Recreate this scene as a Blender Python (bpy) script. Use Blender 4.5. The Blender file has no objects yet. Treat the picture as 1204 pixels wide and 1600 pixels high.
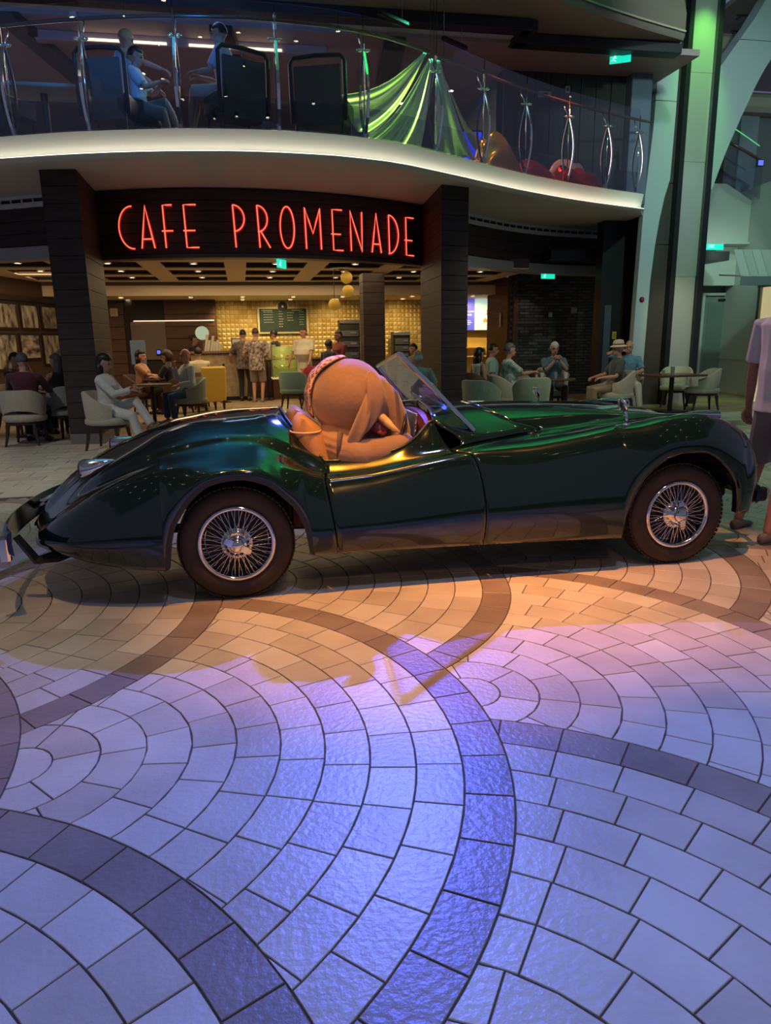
import bpy, math, random
import numpy as np
from mathutils import Vector, Matrix
random.seed(7)
rng = np.random.RandomState(11)
scene = bpy.context.scene
COL = scene.collection
pi = math.pi

# ------------------------------------------------------------------ camera
# World: X runs along the car (tail to nose), Y away from the photographer, Z up, metres.
YAW = math.radians(10.8816)
PITCH, ROLL, FOCAL = 0.23760679, -0.0158521, 1115.49
def _rot(x, y, z):
    c, s = math.cos(YAW), math.sin(YAW)
    return Vector((x * c + y * s, -x * s + y * c, z))
_r0, _u0 = _rot(1, 0, 0), _rot(0, math.sin(PITCH), math.cos(PITCH))
_fw = _rot(0, math.cos(PITCH), -math.sin(PITCH))
_rt = _r0 * math.cos(ROLL) + _u0 * math.sin(ROLL)
_up = _u0 * math.cos(ROLL) - _r0 * math.sin(ROLL)
cam_data = bpy.data.cameras.new('camera')
cam_data.sensor_fit = 'HORIZONTAL'
cam_data.sensor_width = 36.0
cam_data.lens = FOCAL * 36.0 / 1204.0
cam_data.clip_end = 200
cam = bpy.data.objects.new('camera', cam_data)
COL.objects.link(cam)
m = Matrix((_rt, _up, -_fw)).transposed().to_4x4()
m.translation = Vector((0, 0, 1.5))
cam.matrix_world = m
scene.camera = cam

# ------------------------------------------------------------------ world, exposure
world = bpy.data.worlds.new('world')
scene.world = world
world.use_nodes = True
bg = world.node_tree.nodes['Background']
bg.inputs[0].default_value = (0.48, 0.54, 0.85, 1)
bg.inputs[1].default_value = 0.19
scene.view_settings.view_transform = 'Standard'
scene.view_settings.look = 'None'
scene.view_settings.exposure = 0.0
scene.view_settings.gamma = 1.0
scene.view_settings.use_curve_mapping = False

# ------------------------------------------------------------------ lamps of the atrium, with a few added fills
def spot(name, loc, target, power, color, angle, blend=0.3, radius=0.05):
    d = bpy.data.lights.new(name, 'SPOT')
    d.energy, d.color, d.spot_size, d.spot_blend, d.shadow_soft_size = power, color, math.radians(angle), blend, radius
    o = bpy.data.objects.new(name, d)
    COL.objects.link(o)
    o.location = loc
    o.rotation_euler = (Vector(target) - Vector(loc)).to_track_quat('-Z', 'Y').to_euler()
    return o
def area(name, loc, target, power, color, sx, sy):
    d = bpy.data.lights.new(name, 'AREA')
    d.energy, d.color, d.shape, d.size, d.size_y = power, color, 'RECTANGLE', sx, sy
    o = bpy.data.objects.new(name, d)
    COL.objects.link(o)
    o.location = loc
    o.rotation_euler = (Vector(target) - Vector(loc)).to_track_quat('-Z', 'Y').to_euler()
    return o
def point(name, loc, power, color, radius=0.1):
    d = bpy.data.lights.new(name, 'POINT')
    d.energy, d.color, d.shadow_soft_size = power, color, radius
    o = bpy.data.objects.new(name, d)
    COL.objects.link(o)
    o.location = loc
    return o
# blue and pink stage spots above the balcony rail, throwing the car's shadow towards the photographer
spot('blue_spot', (2.25, 10.2, 6.35), (0.45, 2.2, 0), 3600, (0.04, 0.09, 1.0), 30, 1.0, 0.03)
spot('violet_spot', (2.15, 10.2, 6.35), (-0.7, 1.9, 0), 1300, (0.25, 0.25, 1.0), 46, 0.7, 0.03)
spot('pink_spot', (2.45, 10.2, 6.35), (3.3, 2.9, 0), 1300, (1.0, 0.40, 0.50), 17, 0.9, 0.03)
# amber spots over the near side of the car
spot('amber_spot', (0.6, 3.3, 6.8), (0.95, 3.95, 0), 2300, (1.0, 0.36, 0.03), 31, 1.0, 0.05)
spot('amber_nose_spot', (2.7, 3.3, 6.8), (2.5, 3.95, 0), 1700, (1.0, 0.38, 0.12), 30, 1.0, 0.05)
spot('amber_front_spot', (-1.0, -0.6, 5.6), (0.62, 4.6, 1.15), 1000, (1.0, 0.40, 0.09), 15, 0.8, 0.05)
spot('tail_wash_spot', (-1.3, 3.2, 6.5), (-0.9, 3.7, 0), 420, (1.0, 0.60, 0.25), 32, 1.0, 0.05)
# cool wash on the near floor, warm wash on the floor beside the cafe
spot('atrium_wash', (1.6, 0.6, 8.2), (1.5, 1.2, 0), 900, (0.54, 0.59, 1.0), 62, 1.0, 0.35)
spot('floor_wash_left', (-5.0, 5.0, 8.0), (-3.6, 9.3, 0), 900, (1.0, 0.95, 0.86), 48, 0.9, 0.3)
# green wash on the right hand walls, added colour spots on the column
spot('green_spot', (7.0, 6.0, 7.0), (12.0, 17.0, 3.4), 1250, (0.55, 1.0, 0.75), 62, 0.9, 0.2)
spot('column_spot', (7.0, 8.5, 8.2), (8.8, 14.5, 5.5), 400, (0.72, 0.86, 1.0), 60, 0.9, 0.2)
spot('column_green_fill', (9.37, 13.75, 8.6), (9.37, 14.5, 6.4), 520, (0.22, 1.0, 0.12), 44, 1.0, 0.05)  # added, imitates the green reflection in the steel plate
spot('column_blue_fill', (9.2, 12.9, 5.6), (9.37, 14.5, 4.4), 26, (0.45, 0.72, 1.0), 34, 1.0, 0.1)  # added, imitates the bluish band reflected in the plate
spot('column_warm_fill', (8.6, 12.9, 3.6), (9.37, 14.5, 1.5), 130, (1.0, 0.85, 0.55), 50, 1.0, 0.1)  # added, imitates the beige reflection low on the plate
spot('teal_spot', (5.5, 4.5, 6.5), (7.0, 9.0, 0), 260, (0.62, 1.0, 0.82), 60, 0.9, 0.2)
spot('bay_fill', (5.4, 10.6, 3.7), (5.2, 13.0, 0.7), 130, (1.0, 0.93, 0.76), 105, 1.0, 0.15)  # added fill on the right hand group and the pillar front
spot('bay_spot_right', (8.2, 11.6, 3.9), (8.2, 13.6, 0.6), 70, (1.0, 0.95, 0.80), 90, 1.0, 0.15)
spot('brick_spot', (7.1, 17.3, 3.1), (7.2, 18.1, 1.2), 22, (1.0, 0.9, 0.75), 60, 1.0, 0.05)
spot('corridor_fill', (11.0, 14.6, 3.45), (11.6, 17.0, 2.95), 60, (0.70, 1.0, 0.85), 80, 1.0, 0.1)  # added fill that lifts the lower corridor wall
spot('wheel_fill', (0.9, -1.2, 4.6), (1.2, 4.3, 0.45), 90, (1.0, 0.52, 0.22), 38, 1.0, 0.1)  # added amber fill on the wheel faces
# ------------------------------------------------------------------ helpers
MATS = {}
def mat(name, col, rough=0.5, metal=0.0, col2=None, scale=8.0, bump=0.0, bscale=None, emit=None, estr=0.0,
        trans=0.0, ior=1.45, coat=0.0, spec=0.5, stretch=None, alpha=1.0, sheen=0.0, detail=3.0):
    if name in MATS:
        return MATS[name]
    mt = bpy.data.materials.new(name)
    mt.use_nodes = True
    nt = mt.node_tree
    b = nt.nodes['Principled BSDF']
    b.inputs['Base Color'].default_value = (*col, 1)
    b.inputs['Roughness'].default_value = rough
    b.inputs['Metallic'].default_value = metal
    b.inputs['IOR'].default_value = ior
    b.inputs['Transmission Weight'].default_value = trans
    b.inputs['Coat Weight'].default_value = coat
    b.inputs['Coat Roughness'].default_value = 0.03
    b.inputs['Specular IOR Level'].default_value = spec
    b.inputs['Sheen Weight'].default_value = sheen
    b.inputs['Alpha'].default_value = alpha
    if emit:
        b.inputs['Emission Color'].default_value = (*emit, 1)
        b.inputs['Emission Strength'].default_value = estr
    if col2 or bump:
        tc = nt.nodes.new('ShaderNodeTexCoord')
        mp = nt.nodes.new('ShaderNodeMapping')
        nt.links.new(tc.outputs['Object'], mp.inputs[0])
        if stretch:
            mp.inputs['Scale'].default_value = stretch
        if col2:
            n = nt.nodes.new('ShaderNodeTexNoise')
            n.inputs['Scale'].default_value = scale
            n.inputs['Detail'].default_value = detail
            nt.links.new(mp.outputs[0], n.inputs['Vector'])
            r = nt.nodes.new('ShaderNodeValToRGB')
            r.color_ramp.elements[0].position, r.color_ramp.elements[1].position = 0.35, 0.65
            r.color_ramp.elements[0].color = (*col, 1)
            r.color_ramp.elements[1].color = (*col2, 1)
            nt.links.new(n.outputs['Fac'], r.inputs[0])
            nt.links.new(r.outputs[0], b.inputs['Base Color'])
        if bump:
            n2 = nt.nodes.new('ShaderNodeTexNoise')
            n2.inputs['Scale'].default_value = bscale or scale
            n2.inputs['Detail'].default_value = 4
            nt.links.new(mp.outputs[0], n2.inputs['Vector'])
            bp = nt.nodes.new('ShaderNodeBump')
            bp.inputs['Strength'].default_value = bump
            bp.inputs['Distance'].default_value = 0.01
            nt.links.new(n2.outputs['Fac'], bp.inputs['Height'])
            nt.links.new(bp.outputs[0], b.inputs['Normal'])
    MATS[name] = mt
    return mt

class MB:
    """collects shapes for ONE mesh"""
    def __init__(s):
        s.v, s.f, s.m = [], [], []
        s.mi = 0
    def add(s, vs, fs):
        o = len(s.v)
        s.v += [tuple(float(c) for c in p) for p in vs]
        s.f += [tuple(i + o for i in f) for f in fs]
        s.m += [s.mi] * len(fs)
        return s
    def box(s, c, d, rz=0.0, b=0.0, rx=0.0, ry=0.0):
        """box with chamfered edges: centre c, full size d"""
        hx, hy, hz = d[0] / 2, d[1] / 2, d[2] / 2
        b = min(b, hx * .49, hy * .49, hz * .49)
        R = (Matrix.Rotation(rz, 3, 'Z') @ Matrix.Rotation(ry, 3, 'Y') @ Matrix.Rotation(rx, 3, 'X')) if (rz or rx or ry) else None
        def tr(p):
            q = R @ Vector(p) if R else Vector(p)
            return (q.x + c[0], q.y + c[1], q.z + c[2])
        if b <= 0:
            vs = [tr((x * hx, y * hy, z * hz)) for x in (-1, 1) for y in (-1, 1) for z in (-1, 1)]
            return s.add(vs, [(0, 1, 3, 2), (4, 6, 7, 5), (0, 4, 5, 1), (2, 3, 7, 6), (0, 2, 6, 4), (1, 5, 7, 3)])
        idx, vs = {}, []
        for x in (-1, 1):
            for y in (-1, 1):
                for z in (-1, 1):
                    for a in range(3):
                        p = [x * (hx - b), y * (hy - b), z * (hz - b)]
                        p[a] = (x * hx, y * hy, z * hz)[a]
                        idx[(x, y, z, a)] = len(vs)
                        vs.append(tr(p))
        fs = []
        I = idx
        for sg in (-1, 1):
            q = [I[(sg, y, z, 0)] for y, z in ((-1, -1), (1, -1), (1, 1), (-1, 1))]
            fs.append(tuple(q if sg > 0 else q[::-1]))
            q = [I[(x, sg, z, 1)] for x, z in ((-1, -1), (-1, 1), (1, 1), (1, -1))]
            fs.append(tuple(q if sg > 0 else q[::-1]))
            q = [I[(x, y, sg, 2)] for x, y in ((-1, -1), (1, -1), (1, 1), (-1, 1))]
            fs.append(tuple(q if sg > 0 else q[::-1]))
        for u in (-1, 1):
            for w in (-1, 1):
                q = [I[(u, w, -1, 0)], I[(u, w, -1, 1)], I[(u, w, 1, 1)], I[(u, w, 1, 0)]]
                fs.append(tuple(q if u * w > 0 else q[::-1]))
                q = [I[(u, -1, w, 2)], I[(u, -1, w, 0)], I[(u, 1, w, 0)], I[(u, 1, w, 2)]]
                fs.append(tuple(q[::-1] if u * w > 0 else q))
                q = [I[(-1, u, w, 1)], I[(-1, u, w, 2)], I[(1, u, w, 2)], I[(1, u, w, 1)]]
                fs.append(tuple(q[::-1] if u * w > 0 else q))
        for x in (-1, 1):
            for y in (-1, 1):
                for z in (-1, 1):
                    q = [I[(x, y, z, 0)], I[(x, y, z, 1)], I[(x, y, z, 2)]]
                    fs.append(tuple(q if x * y * z > 0 else q[::-1]))
        return s.add(vs, fs)
    def loft(s, rings, closed=True, cap=True, loop=False):
        """quads between successive rings of equal length"""
        n = len(rings[0])
        vs = [p for r in rings for p in r]
        fs = []
        m = len(rings)
        for i in range(m if loop else m - 1):
            a, b_ = i * n, ((i + 1) % m) * n
            for j in range(n if closed else n - 1):
                k = (j + 1) % n
                fs.append((a + j, a + k, b_ + k, b_ + j))
        if cap and closed and not loop:
            fs.append(tuple(range(n))[::-1])
            fs.append(tuple(range((m - 1) * n, m * n)))
        return s.add(vs, fs)
    def tube(s, path, rad, n=8, cap=True, loop=False, flat=1.0, round_ends=False):
        """swept round tube; rad a number or one per point"""
        P = [Vector(p) for p in path]
        m = len(P)
        rr = [rad] * m if isinstance(rad, (int, float)) else list(rad)
        if round_ends and not loop:
            d0, d1 = (P[0] - P[1]).normalized(), (P[-1] - P[-2]).normalized()
            P = [P[0] + d0 * rr[0] * .97, P[0] + d0 * rr[0] * .7] + P + [P[-1] + d1 * rr[-1] * .7, P[-1] + d1 * rr[-1] * .97]
            rr = [rr[0] * .25, rr[0] * .72] + rr + [rr[-1] * .72, rr[-1] * .25]
            m = len(P)
        rings = []
        nrm = None
        for i in range(m):
            if loop:
                t = P[(i + 1) % m] - P[i - 1]
            else:
                t = P[min(i + 1, m - 1)] - P[max(i - 1, 0)]
            t = t.normalized() if t.length > 1e-9 else Vector((0, 0, 1))
            if nrm is None:
                nrm = t.orthogonal().normalized()
                if abs(t.z) < .9:
                    nrm = (Vector((0, 0, 1)) - t * t.z).normalized()
            else:
                nrm = (nrm - t * nrm.dot(t))
                nrm = nrm.normalized() if nrm.length > 1e-6 else t.orthogonal().normalized()
            bn = t.cross(nrm)
            rings.append([P[i] + (nrm * math.cos(a) * flat + bn * math.sin(a)) * rr[i] for a in [2 * pi * k / n for k in range(n)]])
        return s.loft(rings, True, cap, loop)
    def lathe(s, prof, c=(0, 0, 0), axis='Z', n=16, cap=False, a0=0.0, a1=2 * pi):
        """prof: (radius, height) pairs"""
        full = abs(a1 - a0 - 2 * pi) < 1e-6
        k = n if full else n + 1
        rings = []
        for r, h in prof:
            ring = []
            for i in range(k):
                a = a0 + (a1 - a0) * i / n
                x, y = r * math.cos(a), r * math.sin(a)
                p = {'Z': (x, y, h), 'Y': (x, h, -y), 'X': (h, x, y)}[axis]
                ring.append((p[0] + c[0], p[1] + c[1], p[2] + c[2]))
            rings.append(ring)
        return s.loft(rings, full, cap and full)
    def ball(s, c, r, n=12, m=8, sc=(1, 1, 1), R=None):
        rings = []
        for i in range(m + 1):
            t = pi * (i if 0 < i < m else (0.03 if i == 0 else m - 0.03)) / m
            ring = []
            for j in range(n):
                a = 2 * pi * j / n
                p = Vector((r * sc[0] * math.sin(t) * math.cos(a), r * sc[1] * math.sin(t) * math.sin(a), -r * sc[2] * math.cos(t)))
                if R is not None:
                    p = R @ p
                ring.append((p.x + c[0], p.y + c[1], p.z + c[2]))
            rings.append(ring)
        return s.loft(rings, True, True)
    def prism(s, poly, z0, z1, fn=None):
        """extruded polygon (x,y); fn maps (x,y,z) to a point"""
        fn = fn or (lambda x, y, z: (x, y, z))
        n = len(poly)
        vs = [fn(x, y, z0) for x, y in poly] + [fn(x, y, z1) for x, y in poly]
        fs = [tuple(range(n))[::-1], tuple(range(n, 2 * n))] + [(i, (i + 1) % n, n + (i + 1) % n, n + i) for i in range(n)]
        return s.add(vs, fs)
    def grid(s, fn, nu, nv):
        vs = [fn(i / nu, j / nv) for i in range(nu + 1) for j in range(nv + 1)]
        fs = [(i * (nv + 1) + j, (i + 1) * (nv + 1) + j, (i + 1) * (nv + 1) + j + 1, i * (nv + 1) + j + 1) for i in range(nu) for j in range(nv)]
        return s.add(vs, fs)
    def mesh(s, name, mats, smooth=None):
        me = bpy.data.meshes.new(name)
        me.from_pydata(s.v, [], s.f)
        mats = mats if isinstance(mats, (list, tuple)) else [mats]
        for x in mats:
            me.materials.append(x)
        if len(mats) > 1:
            me.polygons.foreach_set('material_index', s.m)
        if smooth is not None:
            me.polygons.foreach_set('use_smooth', [True] * len(s.f))
            if smooth < 180:
                me.set_sharp_from_angle(angle=math.radians(smooth))
        me.update()
        return me
    def obj(s, name, mats, parent=None, smooth=None, label=None, loc=None, fix=False):
        me = s.mesh(name, mats, smooth)
        if fix:
            import bmesh
            bm = bmesh.new(); bm.from_mesh(me)
            bmesh.ops.recalc_face_normals(bm, faces=bm.faces)
            bm.to_mesh(me); bm.free()
        o = bpy.data.objects.new(name, me)
        COL.objects.link(o)
        if parent is not None:
            o.parent = parent
        if loc is not None:
            o.location = loc
        if label:
            o['label'] = label
        return o

def thing(name, label, cat, loc=(0, 0, 0), rz=0.0, group=None):
    o = bpy.data.objects.new(name, None)
    o.empty_display_size = 0.1
    COL.objects.link(o)
    o.location = loc
    o.rotation_euler = (0, 0, rz)
    o['label'], o['category'] = label, cat
    if group:
        o['group'] = group
    return o
def tag(o, label, cat, group=None):
    o['label'], o['category'] = label, cat
    if group:
        o['group'] = group
    return o
def struct(o):
    o['kind'] = 'structure'
    return o
def stuff(o):
    o['kind'] = 'stuff'
    return o
def copy_tree(o, parent=None):
    c = o.copy()
    COL.objects.link(c)
    if parent is not None:
        c.parent = parent
    for ch in list(o.children):
        copy_tree(ch, c)
    return c
def dup(o, loc, rz=0.0, label=None, group=None):
    c = copy_tree(o)
    c.location, c.rotation_euler = loc, (0, 0, rz)
    if label:
        c['label'] = label
    if group:
        c['group'] = group
    return c
def lerp(a, b, t):
    return a + (b - a) * t
def curve(keys, x):
    """monotone-ish cubic through (x, y) keys"""
    ks = keys
    if x <= ks[0][0]:
        return ks[0][1]
    if x >= ks[-1][0]:
        return ks[-1][1]
    for i in range(len(ks) - 1):
        if ks[i][0] <= x <= ks[i + 1][0]:
            break
    def slope(j):
        if j == 0:
            return (ks[1][1] - ks[0][1]) / (ks[1][0] - ks[0][0])
        if j == len(ks) - 1:
            return (ks[-1][1] - ks[-2][1]) / (ks[-1][0] - ks[-2][0])
        a = (ks[j][1] - ks[j - 1][1]) / (ks[j][0] - ks[j - 1][0])
        b = (ks[j + 1][1] - ks[j][1]) / (ks[j + 1][0] - ks[j][0])
        if a * b <= 0:
            return 0.0
        wa, wb = ks[j][0] - ks[j - 1][0], ks[j + 1][0] - ks[j][0]
        return (wa + wb) / (wb / a + wa / b) if True else 0
    x0, y0, x1, y1 = *ks[i], *ks[i + 1]
    h = x1 - x0
    t = (x - x0) / h
    m0, m1 = slope(i) * h, slope(i + 1) * h
    return (2 * t**3 - 3 * t**2 + 1) * y0 + (t**3 - 2 * t**2 + t) * m0 + (-2 * t**3 + 3 * t**2) * y1 + (t**3 - t**2) * m1
def spline(pts, n, closed=False):
    """Catmull-Rom through points, n samples per span"""
    P = [Vector(p) for p in pts]
    out = []
    m = len(P)
    for i in range(m if closed else m - 1):
        if closed:
            a, b, c, d = P[i - 1], P[i], P[(i + 1) % m], P[(i + 2) % m]
        else:
            a, b, c, d = P[max(i - 1, 0)], P[i], P[i + 1], P[min(i + 2, m - 1)]
        for k in range(n):
            t = k / n
            out.append(0.5 * ((2 * b) + (c - a) * t + (2 * a - 5 * b + 4 * c - d) * t * t + (3 * b - a - 3 * c + d) * t**3))
    if not closed:
        out.append(P[-1])
    return out
# ------------------------------------------------------------------ materials of the place
def tile_mat(name, c1, c2):
    mt = mat(name, c1, 0.34, col2=c2, scale=3.2, bump=0.30, bscale=42.0, spec=0.6, stretch=(1, 1, 1), detail=8)
    return mt
CREAM = [tile_mat('tile_cream', (.50, .44, .37), (.60, .54, .46)), tile_mat('tile_pale', (.56, .50, .43), (.64, .59, .51)),
         tile_mat('tile_sand', (.45, .39, .32), (.55, .48, .40))]
TAUPE = [tile_mat('tile_taupe', (.255, .195, .165), (.33, .26, .22)), tile_mat('tile_brown', (.22, .165, .14), (.29, .225, .19))]
GROUT = mat('grout', (.10, .085, .075), 0.9)
WOOD = mat('dark_wood', (.040, .029, .028), 0.58, spec=.3, col2=(.058, .042, .039), scale=3, stretch=(.4, .4, 6), bump=0.1, bscale=5)
WOOD_IN = mat('walnut_panel', (.075, .032, .016), 0.45, col2=(.115, .052, .026), scale=4, stretch=(.6, .6, 7))
WHITE = mat('white_paint', (.62, .61, .60), 0.5)
SOFF = mat('soffit_paint', (.66, .65, .66), 0.45)
BLACK = mat('black_paint', (.012, .012, .014), 0.4)
DARKGREY = mat('charcoal_paint', (.05, .05, .055), 0.5)
CHROME = mat('chrome', (.82, .82, .84), 0.09, 1.0)
STEEL = mat('brushed_steel', (.55, .55, .56), 0.28, 1.0, bump=.15, bscale=60, stretch=(12, 12, 1))

# ------------------------------------------------------------------ floor: slab and fan-pattern stone tiles
floor = struct(MB().box((4, 9, -.056), (26, 38, .1)).obj('floor', GROUT))
FA, FB, FC = np.array([-0.9123, 2.5354]), np.array([0.7020, 1.8949]), np.array([1.0935, -1.7086])
RK = lambda k: 0.16738 * k - 0.0348 if k else 0.0
RMAX = RK(11)
def clip_outside(poly, c, r):
    """part of a closed polygon (N,2) outside a disc; None if nothing is left"""
    d = np.hypot(poly[:, 0] - c[0], poly[:, 1] - c[1]) - r
    if (d >= -1e-9).all():
        return poly
    if (d <= 1e-9).all():
        return None
    n = len(poly)
    st = next(i for i in range(n) if d[i] <= 0 and d[(i + 1) % n] > 0)
    out = []
    i = st
    def cross(i, j):
        t = d[i] / (d[i] - d[j])
        return poly[i] + (poly[j] - poly[i]) * t
    first = cross(st, (st + 1) % n)
    out.append(first)
    k = (st + 1) % n
    while d[k] > 0:
        out.append(poly[k])
        k2 = (k + 1) % n
        if d[k2] <= 0:
            last = cross(k, k2)
            out.append(last)
            break
        k = k2
    a0 = math.atan2(*(last - c)[::-1]); a1 = math.atan2(*(first - c)[::-1])
    da = (a1 - a0 + pi) % (2 * pi) - pi
    m = max(1, int(abs(da) * r / .06))
    for q in range(1, m):
        a = a0 + da * q / m
        out.append(np.array([c[0] + r * math.cos(a), c[1] + r * math.sin(a)]))
    return np.array(out) if len(out) > 2 else None
def parea(p):
    x, y = p[:, 0], p[:, 1]
    return 0.5 * float(np.sum(x * np.roll(y, -1) - y * np.roll(x, -1)))
FAN_END = 7.55
tiles = []
GAP = 0.0028
for fi in range(-6, 9):
    for fj in range(-7, 8):
        c = FA + fi * FB + fj * FC
        if not (-6.8 < c[0] < 10.5 and -1.5 < c[1] < 9.6):
            continue
        over = [FA + (fi - p) * FB + (fj - q) * FC for p, q in ((1, 0), (0, 1), (1, 1), (2, 1), (1, 2))]
        r_ = np.random.RandomState(fi * 37 + fj * 101 + 5000)
        off = 0.0
        for k in range(1, 12):
            r0, r1 = (RK(k - 1) + GAP if k > 1 else 0.0), RK(k) - GAP
            rm = (r0 + r1) / 2
            n = 1 if k == 1 else max(6, int(round(2 * pi * rm / (.225 if k < 11 else .235))))
            off = (off + pi / n) if k > 2 else r_.rand() * 6
            for s_ in range(n):
                if k == 1:
                    aa = np.linspace(0, 2 * pi, 21)[:-1]
                    poly = np.stack([c[0] + r1 * np.cos(aa), c[1] + r1 * np.sin(aa)], 1)
                else:
                    a0, a1 = off + 2 * pi * s_ / n, off + 2 * pi * (s_ + 1) / n
                    g0, g1 = GAP / r0, GAP / r1
                    m = 3 if k > 3 else 5
                    o_ = [(r1, a) for a in np.linspace(a0 + g1, a1 - g1, m)] + [(r0, a) for a in np.linspace(a1 - g0, a0 + g0, m)]
                    poly = np.array([[c[0] + r * math.cos(a), c[1] + r * math.sin(a)] for r, a in o_])
                cen = poly.mean(0)
                if not (-6.0 < cen[0] < 9.5 and 0.7 < cen[1] < FAN_END):
                    continue
                for oc in over:
                    poly = clip_outside(poly, oc, RMAX + GAP)
                    if poly is None:
                        break
                if poly is None or parea(poly) < 3e-4:
                    continue
                tiles.append((poly, k == 11, r_.rand()))
# straight courses beyond the fans and the long rows of the cafe floor
def rect_tiles(x0, x1, y0, y1, w, h, dark):
    y, row = y0, 0
    while y < y1:
        x = x0 + (row % 2) * w * .5
        while x < x1:
            p = np.array([[x + GAP, y + GAP], [x + w - GAP, y + GAP], [x + w - GAP, y + h - GAP], [x + GAP, y + h - GAP]])
            tiles.append((p, rng.rand() < dark, rng.rand()))
            x += w
        y += h
        row += 1
rect_tiles(-8.0, 12.6, FAN_END + .13, 12.6, .42, .30, .13)
CAFE_FLOOR = len(tiles)
def vis_area(p):
    c = p.mean(0)
    v = Vector((c[0], c[1], -1.5))
    w = v.dot(_fw)
    if w < .5:
        return 0
    x, y = 602 + FOCAL * v.dot(_rt) / w, 800 - FOCAL * v.dot(_up) / w
    if x < -60 or x > 1264 or y > 1660 or (c[1] > 4.15 and -1.2 < c[0] < 3.5 and c[1] < 6):
        return 0
    return parea(p) / (v.length**3)
def tile_mesh(mb, p, seed):
    dz = (seed - .5) * .0012
    n = len(p)
    c = p.mean(0)
    q = p + (c - p) * (.0022 / np.maximum(np.hypot(*(c - p).T), .02))[:, None]
    vs = [(x, y, -.007) for x, y in p] + [(x, y, -.0018 + dz) for x, y in p] + [(x, y, dz) for x, y in q]
    fs = [tuple(range(2 * n, 3 * n))]
    for l in (0, n):
        fs += [(l + i, l + (i + 1) % n, l + n + (i + 1) % n, l + n + i) for i in range(n)]
    mb.add(vs, fs)
order = sorted(range(len(tiles)), key=lambda i: -vis_area(tiles[i][0]))
big = set(order[:300])
rest = MB()
ALLT = CREAM + TAUPE
for i in order:
    p, dark, sd = tiles[i]
    if parea(p) < 0:
        p = p[::-1]
    mi = (3 + int(sd * 2)) if dark else int(sd * 3)
    if i in big:
        t = MB()
        tile_mesh(t, p, sd)
        t.obj('tile', ALLT[mi], floor)
    else:
        rest.mi = mi
        tile_mesh(rest, p, sd)
stuff(rest.obj('small_tiles', ALLT, floor))
# warm plank tiles inside the cafe
CAFET = [mat('cafe_tile', (.34, .25, .15), .35, col2=(.42, .32, .20), scale=4), mat('cafe_tile_brown', (.26, .18, .10), .35, col2=(.34, .24, .14), scale=4)]
cf = MB()
y, row = 12.62, 0
while y < 21.6:
    x = -7.5 - (row % 3) * .3
    while x < 12.5:
        cf.mi = int(rng.rand() < .35)
        q = np.array([[x + .003, y + .003], [x + .897, y + .003], [x + .897, y + .217], [x + .003, y + .217]])
        tile_mesh(cf, q, .5)
        x += .9
    y += .22
    row += 1
stuff(cf.obj('plank_tiles', CAFET, floor))

# ------------------------------------------------------------------ cafe front: curved fascia with planks, two plank-clad pillars
def fas_y(x):
    return 12.6 + .103 * (x - .05) ** 2
def arc_slab(mb, fy, x0, x1, z0, z1, th, n=24, b=0.0):
    """slab that follows y=fy(x); front face towards the photographer"""
    rings = []
    for i in range(n + 1):
        x = lerp(x0, x1, i / n)
        y = fy(x)
        rings.append([(x, y + b, z0), (x, y, z0 + b), (x, y, z1 - b), (x, y + b, z1), (x, y + th, z1), (x, y + th, z0)] if b else
                     [(x, y, z0), (x, y, z1), (x, y + th, z1), (x, y + th, z0)])
    mb.loft([r[::-1] for r in rings], True, True)
    return mb
fascia = struct(arc_slab(MB(), lambda x: fas_y(x) + .03, -2.2, 3.5, 2.9, 3.9, .25).obj('wall_fascia', WOOD))
for k in range(6):
    arc_slab(MB(), fas_y, -2.2, 3.5, 2.905 + k * .163, 2.905 + k * .163 + .157, .03, b=.006).obj('plank', WOOD, fascia)
arc_slab(MB(), lambda x: fas_y(x) + .02, -2.2, 3.5, 2.84, 2.9, .3).obj('bottom_strip', mat('bronze_trim', (.10, .07, .05), .4, .3), fascia)
def pillar(name, foot, z1):
    P = [Vector((*p, 0)) for p in foot]
    c = sum(P, Vector()) / 4
    def ins(k):
        return [(p + (c - p).normalized() * k) for p in P]
    core = struct(MB().prism([(p.x, p.y) for p in ins(.035)], 0, z1).obj(name, BLACK))
    # low stone plinth then plank courses
    MB().prism([(p.x, p.y) for p in ins(-.01)], 0, .16).obj('plinth', mat('plinth_stone', (.17, .15, .14), .5), core)
    z = .16
    while z < z1 - .05:
        h = min(.235, z1 - z)
        mb = MB()
        q, o = ins(.006), ins(0)
        r = [[(p.x, p.y, zz) for p in s] for s, zz in ((q, z + .003), (o, z + .008), (o, z + h - .008), (q, z + h - .003))]
        mb.loft(r)
        mb.obj('plank', WOOD, core)
        z += h
    return core
pillar('wall_pillar_left', [(-2.66, 11.66), (-2.15, 11.56), (-2.18, 13.2), (-2.78, 13.2)], 3.9)
pillar('wall_pillar_right', [(3.30, 11.96), (3.80, 12.10), (3.98, 13.95), (3.44, 13.95)], 3.9)
pillar('wall_pillar_inner', [(2.72, 16.4), (3.22, 16.45), (3.22, 16.95), (2.72, 16.9)], 2.95)

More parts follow.
